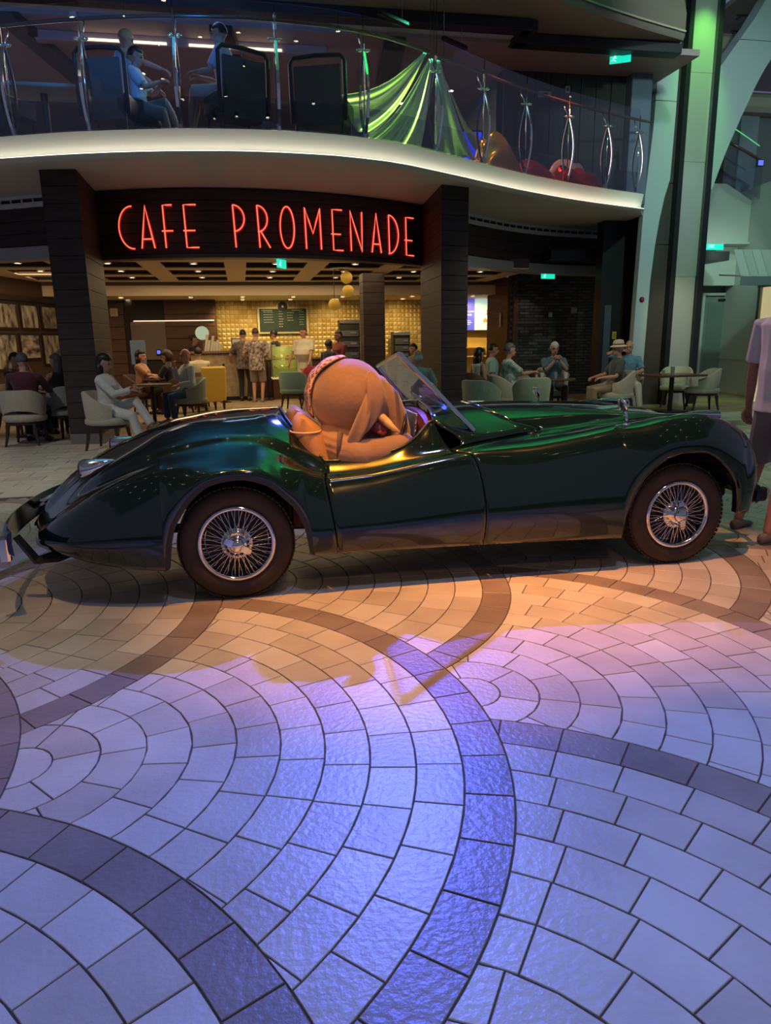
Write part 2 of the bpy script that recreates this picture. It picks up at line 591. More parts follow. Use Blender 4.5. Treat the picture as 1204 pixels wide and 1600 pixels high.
# soffit under the balcony and its lit edge band
BAL = [(-9.0, 12.9), (-6.0, 11.9), (-4.2, 11.2), (-2.88, 10.67), (-2.05, 10.36), (-1.24, 10.12), (-.46, 9.97), (.32, 9.90), (1.13, 9.95), (2.01, 10.18), (3.07, 10.8), (4.39, 11.68), (5.89, 12.5), (7.55, 13.2), (9.2, 13.8)]
def bal(x, off=0.0):
    return curve(BAL, x) + off
def strip(mb, x0, x1, prof, n=48, fy=bal):
    """profile of (offset in y, z) pairs swept along the balcony edge"""
    rings = []
    for i in range(n + 1):
        x = lerp(x0, x1, i / n)
        rings.append([(x, fy(x) + o, z) for o, z in prof])
    mb.loft(rings, False, False)
    return mb
soff = MB()
strip(soff, -9, 7.55, [(.02, 3.775), (.06, 3.80), (.35, 3.86), (1.0, 3.90), (2.0, 3.905), (6.0, 3.905)])
soff = struct(soff.obj('ceiling_soffit', SOFF, smooth=60))
band = struct(strip(MB(), -9, 7.55, [(.16, 3.78), (.10, 3.80), (.06, 3.85), (.035, 3.92), (.01, 3.99), (-.02, 4.06), (.02, 4.075), (.4, 4.075)]).obj('trim_1', mat('cove_band_paint', (.80, .77, .70), .4), smooth=60))
MB().prism([(7.0, 13.3), (7.54, 13.3), (8.3, 14.5), (8.5, 17.2), (4.5, 17.2), (6.0, 14.5)], 3.906, 3.95).obj('end_slab', SOFF, soff)
lip = strip(MB(), -9, 7.55, [(.14, 3.772), (-.07, 3.772), (-.085, 3.785), (-.07, 3.80), (.0, 3.80)])
lip.obj('lip', SOFF, band, smooth=50)
led = strip(MB(), -9, 7.55, [(-.052, 3.801), (-.052, 3.808), (.0, 3.808), (.0, 3.801)], n=60)
led.obj('light_strip', mat('led_strip', (1, .95, .8), .5, emit=(1.0, .96, .76), estr=4.4), band)

# perimeter of the promenade beside the cafe front: vent slots, dark band, pale beam
def wall_y(x):
    return curve([(-9, 15.4), (-3.84, 13.9), (-2.7, 13.4), (3.9, 13.95), (4.6, 14.6), (7.1, 16.2), (9.0, 16.7)], x)
def perimeter(side, x0, x1):
    mb = MB()
    arc_slab(mb, lambda x: wall_y(x), x0, x1, 3.72, 3.80, .4)
    arc_slab(mb, lambda x: wall_y(x), x0, x1, 3.86, 3.92, .4)
    vent = struct(mb.obj('trim_vent_' + side, SOFF))
    slots = arc_slab(MB(), lambda x: wall_y(x) + .06, x0, x1, 3.80, 3.86, .3)
    slots.obj('recess', BLACK, vent)
    x = x0 + .05
    while x < x1 - .05:
        MB().box((x, wall_y(x) + .02, 3.83), (.025, .05, .07), b=.004).obj('bar', SOFF, vent)
        x += .20
    dk = struct(arc_slab(MB(), lambda x: wall_y(x) + .06, x0, x1, 3.12, 3.72, .3).obj('wall_band_' + side, WOOD))
    for k in range(3):
        arc_slab(MB(), lambda x: wall_y(x) + .03, x0, x1, 3.125 + k * .198, 3.125 + k * .198 + .192, .03, b=.006).obj('plank', WOOD, dk)
    struct(arc_slab(MB(), lambda x: wall_y(x) - .02, x0, x1, 2.90, 3.11, .35, b=.01).obj('trim_beam_' + side, mat('beam_paint', (.36, .36, .37), .4)))
perimeter('left', -8.5, -2.75)
perimeter('right', 3.95, 8.6)

# ------------------------------------------------------------------ cafe interior shell
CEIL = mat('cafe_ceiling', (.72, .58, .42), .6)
COFF = mat('coffer_shade', (.075, .055, .04), .6)  # recess backs and beam sides carry their shade as dark colour
cm, bm0 = MB(), MB()
CX0, CY0, CP = -9.51, 12.62, 1.58
nx, ny = 10, 4
def front_y(x):
    return fas_y(x) + .27 if -2.25 < x < 3.5 else wall_y(x) + .3
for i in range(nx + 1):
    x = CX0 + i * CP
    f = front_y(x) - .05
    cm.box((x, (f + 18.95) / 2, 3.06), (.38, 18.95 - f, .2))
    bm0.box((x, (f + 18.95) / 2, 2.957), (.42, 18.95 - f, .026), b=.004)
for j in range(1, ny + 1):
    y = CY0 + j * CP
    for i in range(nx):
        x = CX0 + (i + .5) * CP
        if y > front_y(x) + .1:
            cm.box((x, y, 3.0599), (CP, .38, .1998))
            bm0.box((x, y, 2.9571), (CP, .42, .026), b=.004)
arc_slab(bm0, lambda x: fas_y(x) + .22, -2.2, 3.5, 2.952, 3.148, .45)
arc_slab(bm0, lambda x: wall_y(x) + .25, -9, -2.6, 2.953, 3.147, .45)
arc_slab(bm0, lambda x: wall_y(x) + .25, 3.9, 6.2, 2.953, 3.147, .45)
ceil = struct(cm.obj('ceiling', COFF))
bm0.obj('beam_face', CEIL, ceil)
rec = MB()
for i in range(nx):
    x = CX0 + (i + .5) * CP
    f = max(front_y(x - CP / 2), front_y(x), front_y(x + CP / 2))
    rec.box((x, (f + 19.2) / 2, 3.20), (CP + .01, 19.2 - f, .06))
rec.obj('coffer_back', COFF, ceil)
DL = []
for j in range(ny):
    for i in range(nx):
        x, y = CX0 + (i + .5) * CP, CY0 + (j + .5) * CP
        if -6.5 < x < 6 and y > front_y(x) + .35:
            DL.append((x, y, 2.987))
DLEM = mat('downlight_lens', (1, .9, .7), .5, emit=(1.0, .86, .58), estr=14.0)
DLRIM = mat('downlight_rim', (.6, .52, .42), .4)
ORD = ['first', 'second', 'third', 'fourth', 'fifth', 'sixth', 'seventh', 'eighth', 'ninth', 'tenth', 'eleventh', 'twelfth']
ROWN = ['front', 'second', 'third', 'back']
rows_dl = [sorted([p for p in DL if abs(p[1] - (CY0 + (j + .5) * CP)) < .1]) for j in range(ny)]
DLL = [(p, 'round warm ceiling downlight, %s coffer row, %s from the left' % (ROWN[j], ORD[k])) for j in range(ny) for k, p in enumerate(rows_dl[j])]
dl0 = thing('downlight', DLL[0][1], 'downlight', DLL[0][0], 0, 'cafe coffer downlights')
MB().lathe([(.055, 0), (.085, -.004), (.085, -.016), (.06, -.02), (.055, 0)], n=14).obj('rim', DLRIM, dl0, smooth=40)
MB().lathe([(.002, -.012), (.056, -.012)], n=14).obj('lens', DLEM, dl0)
MB().lathe([(.07, .0), (.075, .02), (.05, .14), (.001, .14)], n=12).obj('housing', DLRIM, dl0, smooth=40)
for p, l in DLL[1:]:
    dup(dl0, p, 0, l)
# bulkhead and lower ceiling over the counter
struct(MB().box((1.6, 19.2, 2.965), (17, .3, .19)).obj('trim_2', mat('bulkhead_dark', (.09, .06, .05), .6)))
struct(MB().box((1.6, 20.6, 2.745), (17, 3.0, .25), b=.01).obj('ceiling_counter', mat('counter_ceiling', (.74, .60, .40), .6)))
DL2 = [(x, y, 2.619) for x in (-4.1, -2.9, -1.2, .1, 1.4, 2.7, 4.6, 6.3) for y in (19.6, 20.8)]
for k, p in enumerate(DL2):
    dup(dl0, p, 0, 'round warm downlight in the low counter ceiling, %s row, %s from the left' % (('front', 'rear')[k % 2], ORD[k // 2]), 'counter ceiling downlights')
for x in (-.3, .9, 2.6, 4.4, 6.9):
    spot('counter_spot', (x, 20.2, 2.58), (x + .1, 21.5, 1.2), 110, (1.0, .72, .30), 100, .8, .08)
area('cafe_lamp', (.4, 16.5, 2.93), (.4, 16.5, 0), 165, (1.0, .72, .40), 5.6, 4.0)
area('cafe_lamp_left', (-4.6, 16.5, 2.9), (-4.6, 17.0, 0), 50, (1.0, .70, .42), 2.0, 3.0)
# back wall clad in small brass tiles
BRASS = [mat('brass_tile', (.56, .40, .13), .42, .2, col2=(.62, .46, .18), scale=20), mat('brass_tile_deep', (.50, .34, .10), .42, .2), mat('brass_tile_pale', (.62, .48, .21), .42, .2)]
backw = struct(MB().box((2.9, 21.7, 1.45), (10.4, .3, 2.9)).obj('wall_back', mat('mortar_gold', (.30, .20, .07), .7)))
bt = MB()
tx, tz = .125, .125
for i in range(int(8.3 / tx)):
    for j in range(8, 21):
        cx, cz = -.66 + (i + .5) * tx, (j + .5) * tz
        if cz > 2.62:
            continue
        bt.mi = int(rng.rand() * 3)
        h = tx / 2 - .006
        d = .022
        bt.add([(cx - h, 21.55, cz - h), (cx + h, 21.55, cz - h), (cx + h, 21.55, cz + h), (cx - h, 21.55, cz + h), (cx, 21.55 - d, cz)],
               [(0, 1, 4), (1, 2, 4), (2, 3, 4), (3, 0, 4)])
stuff(bt.obj('brass_tiles', BRASS, backw))
# walnut walls left of the counter, with recess
wl = struct(MB().box((-3.6, 20.9, 1.4), (5.9, .2, 2.8)).obj('wall_walnut', mat('recess_dark', (.02, .012, .010), .6)))
for (x0, x1) in ((-2.0, -.66), (-3.55, -3.05), (-6.2, -4.5)):
    z = 0
    while z < 2.6:
        MB().box(((x0 + x1) / 2, 20.77, z + .16), (x1 - x0, .06, .31), b=.006).obj('plank', WOOD_IN, wl)
        z += .32
MB().box((-2.45, 20.75, 1.55), (.9, .05, 1.0), b=.005).obj('glass_panel', mat('smoky_panel', (.20, .15, .11), .15), wl)
MB().box((-1.75, 20.70, 2.07), (2.1, .04, .03), b=.005).obj('rail', mat('lit_rail', (.8, .7, .5), .3, emit=(1, .85, .6), estr=.8), wl)
# picture wall on the left, running away from the promenade
PWO, PWD = Vector((-5.55, 15.2, 0)), Vector((.235, .972, 0)).normalized()
PWN = Vector((PWD.y, -PWD.x, 0))
def pw(u, d, z):
    p = PWO + PWD * u + PWN * d
    return (p.x, p.y, z)
struct(MB().prism([(-1.5, 0), (6.0, 0), (6.0, -.2), (-1.5, -.2)], 0, 2.95, pw).obj('wall_left', mat('picture_wall', (.055, .030, .018), .5)))
# right side: walnut wall and black brick wall
struct(MB().prism([(6.90, 18.0), (6.74, 19.6), (6.86, 19.62), (7.0, 18.0)], 0, 3.0).obj('wall_walnut_right', WOOD_IN))
for k in range(15):
    MB().prism([(6.885, 17.985), (6.725, 19.6), (6.76, 19.6), (6.92, 17.985)], k * .2 + .004, k * .2 + .196).obj('plank', WOOD_IN, bpy.data.objects['wall_walnut_right'])
brickw = struct(MB().box((8.9, 18.2, 1.6), (4.1, .3, 3.2)).obj('wall_brick', mat('brick_mortar', (.012, .012, .012), .8)))
bk = MB()
BRK = [mat('black_brick', (.055, .052, .050), .4), mat('black_brick_worn', (.085, .080, .076), .45), mat('black_brick_deep', (.035, .034, .034), .35)]
for j in range(40):
    x = 6.95 - (j % 2) * .13
    while x < 10.6:
        bk.mi = int(rng.rand() * 3)
        bk.box((x + .12, 18.045 + rng.rand() * .008, j * .076 + .038), (.245, .03, .066), b=.005)
        x += .26
stuff(bk.obj('bricks', BRK, brickw))
struct(MB().box((9.0, 16.9, 3.25), (4.4, 2.6, .2)).obj('ceiling_brick_bay', BLACK))
struct(MB().box((5.4, 17.9, 3.25), (3.4, 2.6, .04)).obj('ceiling_bay', mat('bay_ceiling', (.42, .33, .24), .6)))
# ------------------------------------------------------------------ the roadster
CARX, CARY, DC = -0.108, 4.121, 0.76          # local frame: x along the car, y = depth from the near wheel faces, z up
PAINT = mat('green_paint', (.0026, .0115, .0075), .12, 0.0, coat=1.0, spec=0.5)
LEATHER = mat('tan_leather', (.50, .27, .12), .38, col2=(.55, .31, .15), scale=14, bump=.12, bscale=180)
RUBBER = mat('tyre_rubber', (.030, .019, .014), .62, col2=(.045, .028, .020), scale=9)
UNDER = mat('underbody', (.006, .006, .006), .8)
car = thing('car', 'dark green open roadster with wire wheels and a plush elephant at the wheel', 'car', (CARX, CARY, 0))

def K(*p):
    return [(p[i], p[i + 1]) for i in range(0, len(p), 2)]
RARCH = K(-.398,.224, -.392,.285, -.362,.445, -.309,.554, -.225,.661, -.114,.736, .042,.760, .197,.722, .317,.622, .408,.494, .447,.354, .459,.255)
FARCH = K(2.449,.226, 2.458,.30, 2.495,.45, 2.553,.577, 2.632,.669, 2.740,.742, 2.841,.768, 2.956,.769, 3.066,.732, 3.152,.665, 3.232,.584, 3.290,.481, 3.308,.392, 3.312,.325)
def dense(keys, lo, hi, step=.028):
    """s samples with extra ones wherever the arch is steep"""
    out = [lo]
    s = lo
    while s < hi - 1e-6:
        st = step
        for a in (-.398, .459, 2.449, 3.312):
            q = abs(s - a)
            if q < .10:
                st = min(st, max(.0035, q * .35))
        nxt = min(hi, s + st)
        for a in (-.398, .459, 2.449, 3.312):
            if s < a - 1e-6 < nxt:
                nxt = a
        out.append(nxt)
        s = nxt
    return out
def r0z(s):
    if s < -.398:
        return curve(K(-1.12,.30, -1.02,.315, -.80,.275, -.60,.245, -.40,.224), s)
    if s <= .459:
        return curve(RARCH, s)
    if s < 2.449:
        return curve(K(.46,.252, .605,.251, 1.48,.241, 2.448,.226), s)
    if s <= 3.312:
        return curve(FARCH, s)
    return curve(K(3.312,.325, 3.36,.312, 3.46,.31), s)
r0w = lambda s: curve(K(-1.12,.44, -1.02,.58, -.8,.72, -.6,.775, -.4,.805, .04,.822, .46,.80, .7,.781, 1.5,.783, 2.2,.794, 2.5,.805, 2.9,.818, 3.2,.79, 3.32,.745, 3.46,.67), s)
w1 = lambda s: curve(K(-1.18,.44, -1.05,.60, -.95,.685, -.8,.745, -.6,.79, -.4,.805, 0,.812, .4,.80, .7,.785, 1.2,.785, 1.6,.79, 2.2,.80, 2.6,.808, 3.0,.80, 3.2,.785, 3.35,.755, 3.45,.71, 3.53,.63), s)
w2 = lambda s: curve(K(-1.2,.38, -1.1,.49, -.95,.58, -.8,.635, -.6,.68, -.4,.70, 0,.705, .5,.705, 1.4,.71, 2.2,.70, 2.6,.69, 2.9,.665, 3.2,.65, 3.4,.635, 3.56,.56), s)
z2 = lambda s: curve(K(-1.2,.37, -1.1,.44, -.95,.535, -.8,.615, -.6,.70, -.4,.765, -.2,.815, 0,.838, .13,.838, .202,.822, .26,.794, .40,.735, .495,.682, .56,.665, .8,.675, 1.0,.70, 1.2,.735, 1.47,.775,
                      1.72,.79, 1.845,.806, 2.23,.865, 2.58,.93, 2.8,.982, 2.95,.993, 3.08,.984, 3.2,.953, 3.33,.89, 3.45,.79, 3.52,.69, 3.565,.55), s)
w3 = lambda s: curve(K(-1.22,.30, -1.1,.38, -.95,.44, -.8,.49, -.6,.53, -.4,.55, 0,.56, .2,.57, .4,.60, .57,.635, .9,.64, 1.34,.625, 1.6,.55, 1.95,.43, 2.4,.42, 3.4,.42), s)
z3 = lambda s: curve(K(-1.22,.37, -1.1,.455, -.95,.57, -.8,.665, -.6,.76, -.4,.835, -.217,.878, 0,.907, .142,.902, .232,.876, .317,.833, .415,.768, .5,.728, .57,.712, .8,.727, 1.0,.757, 1.2,.797, 1.34,.828,
                      1.6,.86, 1.956,.884, 2.19,.902, 2.38,.923, 2.7,.945, 2.9,.935, 3.1,.885, 3.3,.775, 3.45,.64, 3.55,.48), s)
w4 = lambda s: curve(K(-1.25,.22, -1.1,.27, -.95,.33, -.8,.38, -.6,.43, -.4,.46, 0,.48, .2,.49, .4,.52, .57,.56, .9,.565, 1.16,.55, 1.257,.53, 1.5,.42, 1.95,.33, 2.5,.30, 2.8,.27, 3.1,.25, 3.5,.22), s)
z4 = lambda s: curve(K(-1.25,.37, -1.1,.49, -.95,.62, -.8,.73, -.6,.825, -.4,.895, -.2,.94, 0,.962, .2,.95, .4,.87, .5,.81, .57,.776, .68,.779, .8,.789, .93,.807, 1.04,.839, 1.16,.916, 1.257,1.0,
                      1.5,.975, 1.95,.978, 2.5,.992, 2.8,.98, 3.1,.915, 3.3,.82, 3.45,.70, 3.55,.55), s)
w5 = lambda s: curve(K(-1.27,.12, -1.1,.15, -.8,.21, -.4,.26, 0,.29, .38,.33, 1.28,.33, 1.5,.25, 1.95,.18, 3.5,.12), s)
z5 = lambda s: curve(K(-1.27,.38, -1.1,.535, -.95,.67, -.8,.78, -.6,.88, -.4,.965, -.2,1.015, 0,1.03, .2,1.028, .31,1.005, .39,.975, 1.30,1.048, 1.6,1.045, 1.95,1.038, 2.5,1.025, 2.8,1.0, 3.1,.93, 3.3,.84, 3.45,.73, 3.55,.58), s)
z6 = lambda s: curve(K(-1.28,.37, -1.23,.455, -1.166,.545, -1.108,.605, -1.0,.70, -.856,.795, -.74,.857, -.64,.90, -.556,.937, -.443,.982, -.343,1.014, -.244,1.032, -.115,1.052, .135,1.068, .33,1.07, 1.30,1.072, 1.692,1.063,
                      2.075,1.052, 2.47,1.035, 2.774,1.008, 3.035,.965, 3.196,.905, 3.35,.82, 3.47,.70, 3.55,.58), s)
def rails(s, sh):
    """seven points across the body; sh shifts each rail along the car"""
    a = [s + q for q in sh]
    zl, zc = r0z(a[0]), z2(a[2])
    return [(a[0], r0w(a[0]), zl), (a[1], w1(a[1]), lerp(zl, z2(a[1]), .45 if zl < .5 else .42)), (a[2], w2(a[2]), zc), (a[3], w3(a[3]), z3(a[3])),
            (a[4], w4(a[4]), z4(a[4])), (a[5], w5(a[5]), z5(a[5])), (a[6], 0.0, z6(a[6]))]
def across(P, lo, hi, n):
    """catmull-rom through the rail points lo..hi (whole list used for tangents)"""
    Q = [Vector(p) for p in P]
    Q = Q + [Vector((Q[-2].x, -Q[-2].y, Q[-2].z))]
    out = []
    for i in range(lo, hi):
        a, b, c, d = Q[max(i - 1, 0)], Q[i], Q[i + 1], Q[i + 2]
        for k in range(n):
            t = k / n
            out.append(.5 * ((2 * b) + (c - a) * t + (2 * a - 5 * b + 4 * c - d) * t * t + (3 * b - a - 3 * c + d) * t**3))
    out.append(Q[hi].copy())
    return out
def smooth01(t):
    t = min(max(t, 0), 1)
    return t * t * (3 - 2 * t)
def patch(rows, lo, hi, side, name, parent, mats, n=5, mirror_centre=False):
    mb = MB()
    for sg in ((side,) if not mirror_centre else (1, -1)):
        L = []
        for P in rows:
            pts = across(P, lo, hi, n)
            L.append([(p.x, DC - sg * p.y, p.z) for p in pts])
        if sg < 0:
            L = [r[::-1] for r in L]
        if mirror_centre and sg < 0:
            L = [r[1:] if False else r for r in L]
        mb.loft(L, False, False)
    o = mb.obj(name, mats, parent, smooth=180)
    import bmesh
    bm = bmesh.new(); bm.from_mesh(o.data)
    bmesh.ops.remove_doubles(bm, verts=bm.verts, dist=1e-5)
    bm.to_mesh(o.data); bm.free()
    md = o.modifiers.new('thick', 'SOLIDIFY')
    md.thickness, md.offset = .011, 1.0
    return o
# rows of the rear body: tail to door cut and cockpit rim
g = .0035
rear_rows = []
CUT = [.607 - .60, .585 - .60, .552 - .60, .560 - .60, .570 - .60, .390 - .60, .335 - .60]
TAIL = [0, -.05, -.07, -.09, -.12, -.15, -.16]
for s in dense(None, -1.11, .60):
    h = smooth01((s + .1) / .7) ** 1.3
    t = min(max((-.55 - s) / .56, 0), 1) ** 1.6
    rear_rows.append(rails(s - g * (s > .59), [a * h + b * t for a, b in zip(CUT, TAIL)]))
door_rows = []
D0 = [.607, .585, .552, .560, .570]
D1 = [1.515, 1.528, 1.475, 1.345, 1.255]
for i in range(33):
    t = i / 32
    P = []
    for k in range(5):
        s = lerp(D0[k] + g, D1[k] - g, t)
        P.append(s)
    zl = r0z(P[0])
    P5 = [(P[0], r0w(P[0]), zl), (P[1], w1(P[1]), lerp(zl, z2(P[1]), .45)), (P[2], w2(P[2]), z2(P[2])), (P[3], w3(P[3]), z3(P[3])), (P[4], w4(P[4]), z4(P[4]))]
    P5 += [(P[4], P5[4][1] - .06, P5[4][2] + .004), (P[4], P5[4][1] - .12, P5[4][2])]
    door_rows.append(P5)
NOSE = [.06, .11, .155, .10, .10, .11, .13]
def front_rows(cut, s0, nominal_end=3.40, fade=.55):
    R = []
    for s in dense(None, s0, nominal_end):
        h = 1 - smooth01((s - s0) / fade)
        t = min(max((s - 2.95) / .45, 0), 1) ** 1.5
        R.append(rails(s, [(c - s0) * h + b * t for c, b in zip(cut, NOSE)]))
    return R
F0 = [1.515 + g, 1.528 + g, 1.475 + g, 1.345 + g, 1.262, 1.285, 1.30]
H0 = [0, 0, 0, 1.92, 1.80, 1.665, 1.62]        # rear edge of the bonnet
for sg, w in ((1, 'near'), (-1, 'far')):
    patch(door_rows, 0, 4, sg, 'door', car, PAINT, 6)
    patch(front_rows(F0, 1.50), 0, 3, sg, 'front_wing', car, PAINT, 6)
patch(rear_rows, 0, 6, 1, 'rear_body', car, PAINT, 5, True)
# scuttle between cockpit rim and bonnet, bonnet
cowl = []
for i in range(13):
    t = i / 12
    cowl.append(rails(0, [0, 0, 0] + [lerp(F0[k], H0[k] - g, t) for k in range(3, 7)]))
patch(cowl, 3, 6, 1, 'scuttle', car, PAINT, 6, True)
bon = []
for i in range(61):
    t = i / 60
    s1 = [0, 0, 0, 3.50, 3.50, 3.51, 3.53]
    bon.append(rails(0, [0, 0, 0] + [lerp(H0[k] + g, s1[k], t) for k in range(3, 7)]))
bonnet = patch(bon, 3, 6, 1, 'bonnet', car, PAINT, 6, True)
# bead along the cockpit rim and bright arch lips
BEAD = mat('rim_bead', (.010, .022, .016), .25, coat=.6)
for sg in (1, -1):
    path = [rails(r, [a for a in CUT])[k] for k, r in ((6, .6),)]
    ring = [across(rear_rows[-1], 4, 6, 6)[k] for k in range(12, -1, -1)] + [Vector(r[4]) for r in door_rows[1:-1:2]] + across(front_rows(F0, 1.50)[0], 4, 6, 6)
    MB().tube([(p.x, DC - sg * p.y, p.z + .002) for p in ring], .009, 6).obj('rim_bead', BEAD, car, smooth=180)
    def lip(keys, w):
        rows = []
        for i in range(61):
            t = i / 60
            s = lerp(keys[0][0], keys[-1][0], .5 - .5 * math.cos(pi * t))
            rows.append((s, curve(keys, s)))
        c = (sum(p[0] for p in rows) / len(rows), .40)
        R = []
        for s, z in rows:
            wd = r0w(s)
            n = Vector((c[0] - s, c[1] - z)).normalized()
            R.append([(s - n.x * .002, DC - sg * (wd + .002), z - n.y * .002), (s + n.x * w, DC - sg * (wd - .004), z + n.y * w), (s + n.x * w, DC - sg * (wd - .05), z + n.y * w), (s, DC - sg * (wd - .05), z)])
        mb = MB().loft(R, True, True)
        return mb
    lip(RARCH, .026).obj('arch_lip', mat('lip_paint', (.018, .022, .026), .4), car, smooth=35, fix=True)
    lip(FARCH, .006).obj('arch_lip', PAINT, car, smooth=35, fix=True)
# underside, wheel wells, axles
ub = MB()
ub.box((1.45, DC, .31), (1.85, 1.36, .12), b=.02)
ub.box((-.75, DC, .36), (.62, .95, .12), b=.02)
ub.box((3.3, DC, .40), (.36, .8, .10), b=.02)
ub.box((.04, DC, .62), (.9, .98, .06), b=.01)
ub.box((2.9, DC, .66), (.8, .9, .06), b=.01)
for s in (0.0, 2.865):
    ub.tube([(s, .1, .345), (s, 1.42, .345)], .045, 10)
ub.box((.04, DC, .345), (.26, .3, .24), b=.06)
for y in (.36, 1.16):
    ub.tube([(-.55, y, .38), (.6, y, .34)], .03, 8)
    ub.tube([(2.3, y, .34), (3.4, y, .40)], .03, 8)
ub.tube([(2.40, .25, .24), (2.40, .25, .17), (2.35, .25, .16)], .02, 8)
ub.obj('underbody', UNDER, car, smooth=40)
for s0, keys in ((.03, RARCH), (2.88, FARCH)):
    for sg in (1, -1):
        R = []
        for i in range(25):
            t = i / 24
            s = lerp(keys[0][0] + .07, keys[-1][0] - .02, .5 - .5 * math.cos(pi * t))
            z = min(curve(keys, s) + .015, .78)
            if z < .50:
                continue
            R.append([(s, DC - sg * .785, z), (s, DC - sg * .48, z + .01)])
        MB().loft(R, False, False).obj('wheel_well', UNDER, car, smooth=60)

# wheels
TY_R, TY_W = .342, .185
def wheel(side, s, spin):
    w = bpy.data.objects.new('wheel', None)
    COL.objects.link(w)
    w.parent = car
    w.location = (s, 0.0 if side > 0 else 2 * DC, TY_R)
    w.rotation_euler = (0, spin, 0 if side > 0 else pi)
    return w
def wheel_parts(w):
    # local: outer face at y=0, inside at +y
    t = MB()
    prof = [(.222, .045), (.228, .016), (.245, .006), (.275, .0), (.305, .003), (.322, .014), (.333, .028), (.338, .05), (.340, .06), (.340, .125), (.338, .135), (.333, .157), (.322, .172), (.30, .183), (.26, .185), (.225, .165), (.222, .14)]
    t.lathe(prof, axis='Y', n=72)
    tr = MB()
    for k in range(72):                       # tread blocks on both shoulders, two ribs
        a = 2 * pi * k / 72
        for y, d_, tw in ((.040, .036, .02), (.094, .045, -.02), (.146, .036, .02)):
            c = (math.cos(a + tw) * .3385, y, -math.sin(a + tw) * .3385)
            tr.box(c, (.008, d_, .022), ry=a + tw, b=0)
    t.obj('tyre', RUBBER, w, smooth=35)
    stuff(tr.obj('tread', RUBBER, w))
    MB().lathe([(.226, .030), (.228, .012), (.224, .004), (.212, .001), (.204, .005), (.200, .016), (.196, .03), (.190, .05), (.188, .10), (.20, .14), (.225, .15), (.228, .14), (.20, .12), (.196, .1), (.197, .05), (.21, .035)], axis='Y', n=56).obj('rim', CHROME, w, smooth=50)
    sp = MB()
    for k in range(56):
        a = 2 * pi * k / 56
        a2 = a + (.16 if k % 2 else -.16)
        y0, y1, rh = ((.010, .030, .062) if (k // 2) % 2 else (.045, .055, .085))
        P0 = (math.cos(a2) * rh, y0, -math.sin(a2) * rh)
        P1 = (math.cos(a) * .199, y1, -math.sin(a) * .199)
        sp.tube([P0, P1], .0024, 4, cap=False)
    stuff(sp.obj('spokes', CHROME, w, smooth=180))
    MB().lathe([(.090, .06), (.092, .03), (.080, .025), (.066, .012), (.06, -.002), (.05, -.012), (.03, -.018), (.001, -.02)], axis='Y', n=28).obj('hub', CHROME, w, smooth=40)
    sn = MB().lathe([(.043, -.012), (.044, -.028), (.036, -.040), (.015, -.047), (.001, -.048)], axis='Y', n=20)
    for k in (0, pi):
        c, s_ = math.cos(k + .5), math.sin(k + .5)
        R = []
        for r, hw, hy in ((.03, .020, .014), (.06, .019, .012), (.082, .016, .010), (.092, .010, .006)):
            R.append([(c * r - s_ * u * hw, -.030 + v * hy, -(s_ * r + c * u * hw)) for u, v in ((-1, -1), (1, -1), (1, 1), (-1, 1))])
        sn.loft(R)
    sn.obj('knock_off', CHROME, w, smooth=40, fix=True)
    MB().lathe([(.001, .09), (.15, .09), (.185, .095), (.185, .12), (.001, .12)], axis='Y', n=32).obj('brake_drum', mat('drum_iron', (.02, .018, .017), .6), w, smooth=40)
w0 = wheel(1, .010, 0)
wheel_parts(w0)
for side, s, spin in ((1, 2.868, .9), (-1, .010, .3), (-1, 2.868, 1.7)):
    w = wheel(side, s, spin)
    for ch in w0.children:
        c = ch.copy(); COL.objects.link(c); c.parent = w

# windscreen: chrome frame, glass, wiper
A, B = Vector((1.525, .235, .925)), Vector((1.045, .235, 1.412))     # near foot, near top
Dd, Cc = Vector((1.425, 1.27, .94)), Vector((1.098, 1.25, 1.305))    # far foot, far top
fr = MB()
n_ = (B - A).cross(Dd - A).normalized()
def bar(mb, p, q, wa, wb, nrm):
    t = (q - p).normalized()
    u = t.cross(nrm).normalized()
    mb.loft([[p + u * (wa * x) + nrm * (wb * y) for x, y in ((-1, -.6), (-.6, -1), (.6, -1), (1, -.6), (1, .6), (.6, 1), (-.6, 1), (-1, .6))] for p in (p, p.lerp(q, .5), q)])
bar(fr, A, B, .020, .016, n_)
fr.obj('windscreen_post', CHROME, car, smooth=40, fix=True)
fr = MB(); bar(fr, Dd, Cc, .009, .012, n_); fr.obj('windscreen_post', CHROME, car, smooth=40, fix=True)
fr = MB(); bar(fr, B, Cc, .012, .012, n_); fr.obj('windscreen_top', CHROME, car, smooth=40, fix=True)
fr = MB(); bar(fr, A, Dd, .010, .010, n_); fr.obj('windscreen_base', BLACK, car, smooth=40, fix=True)
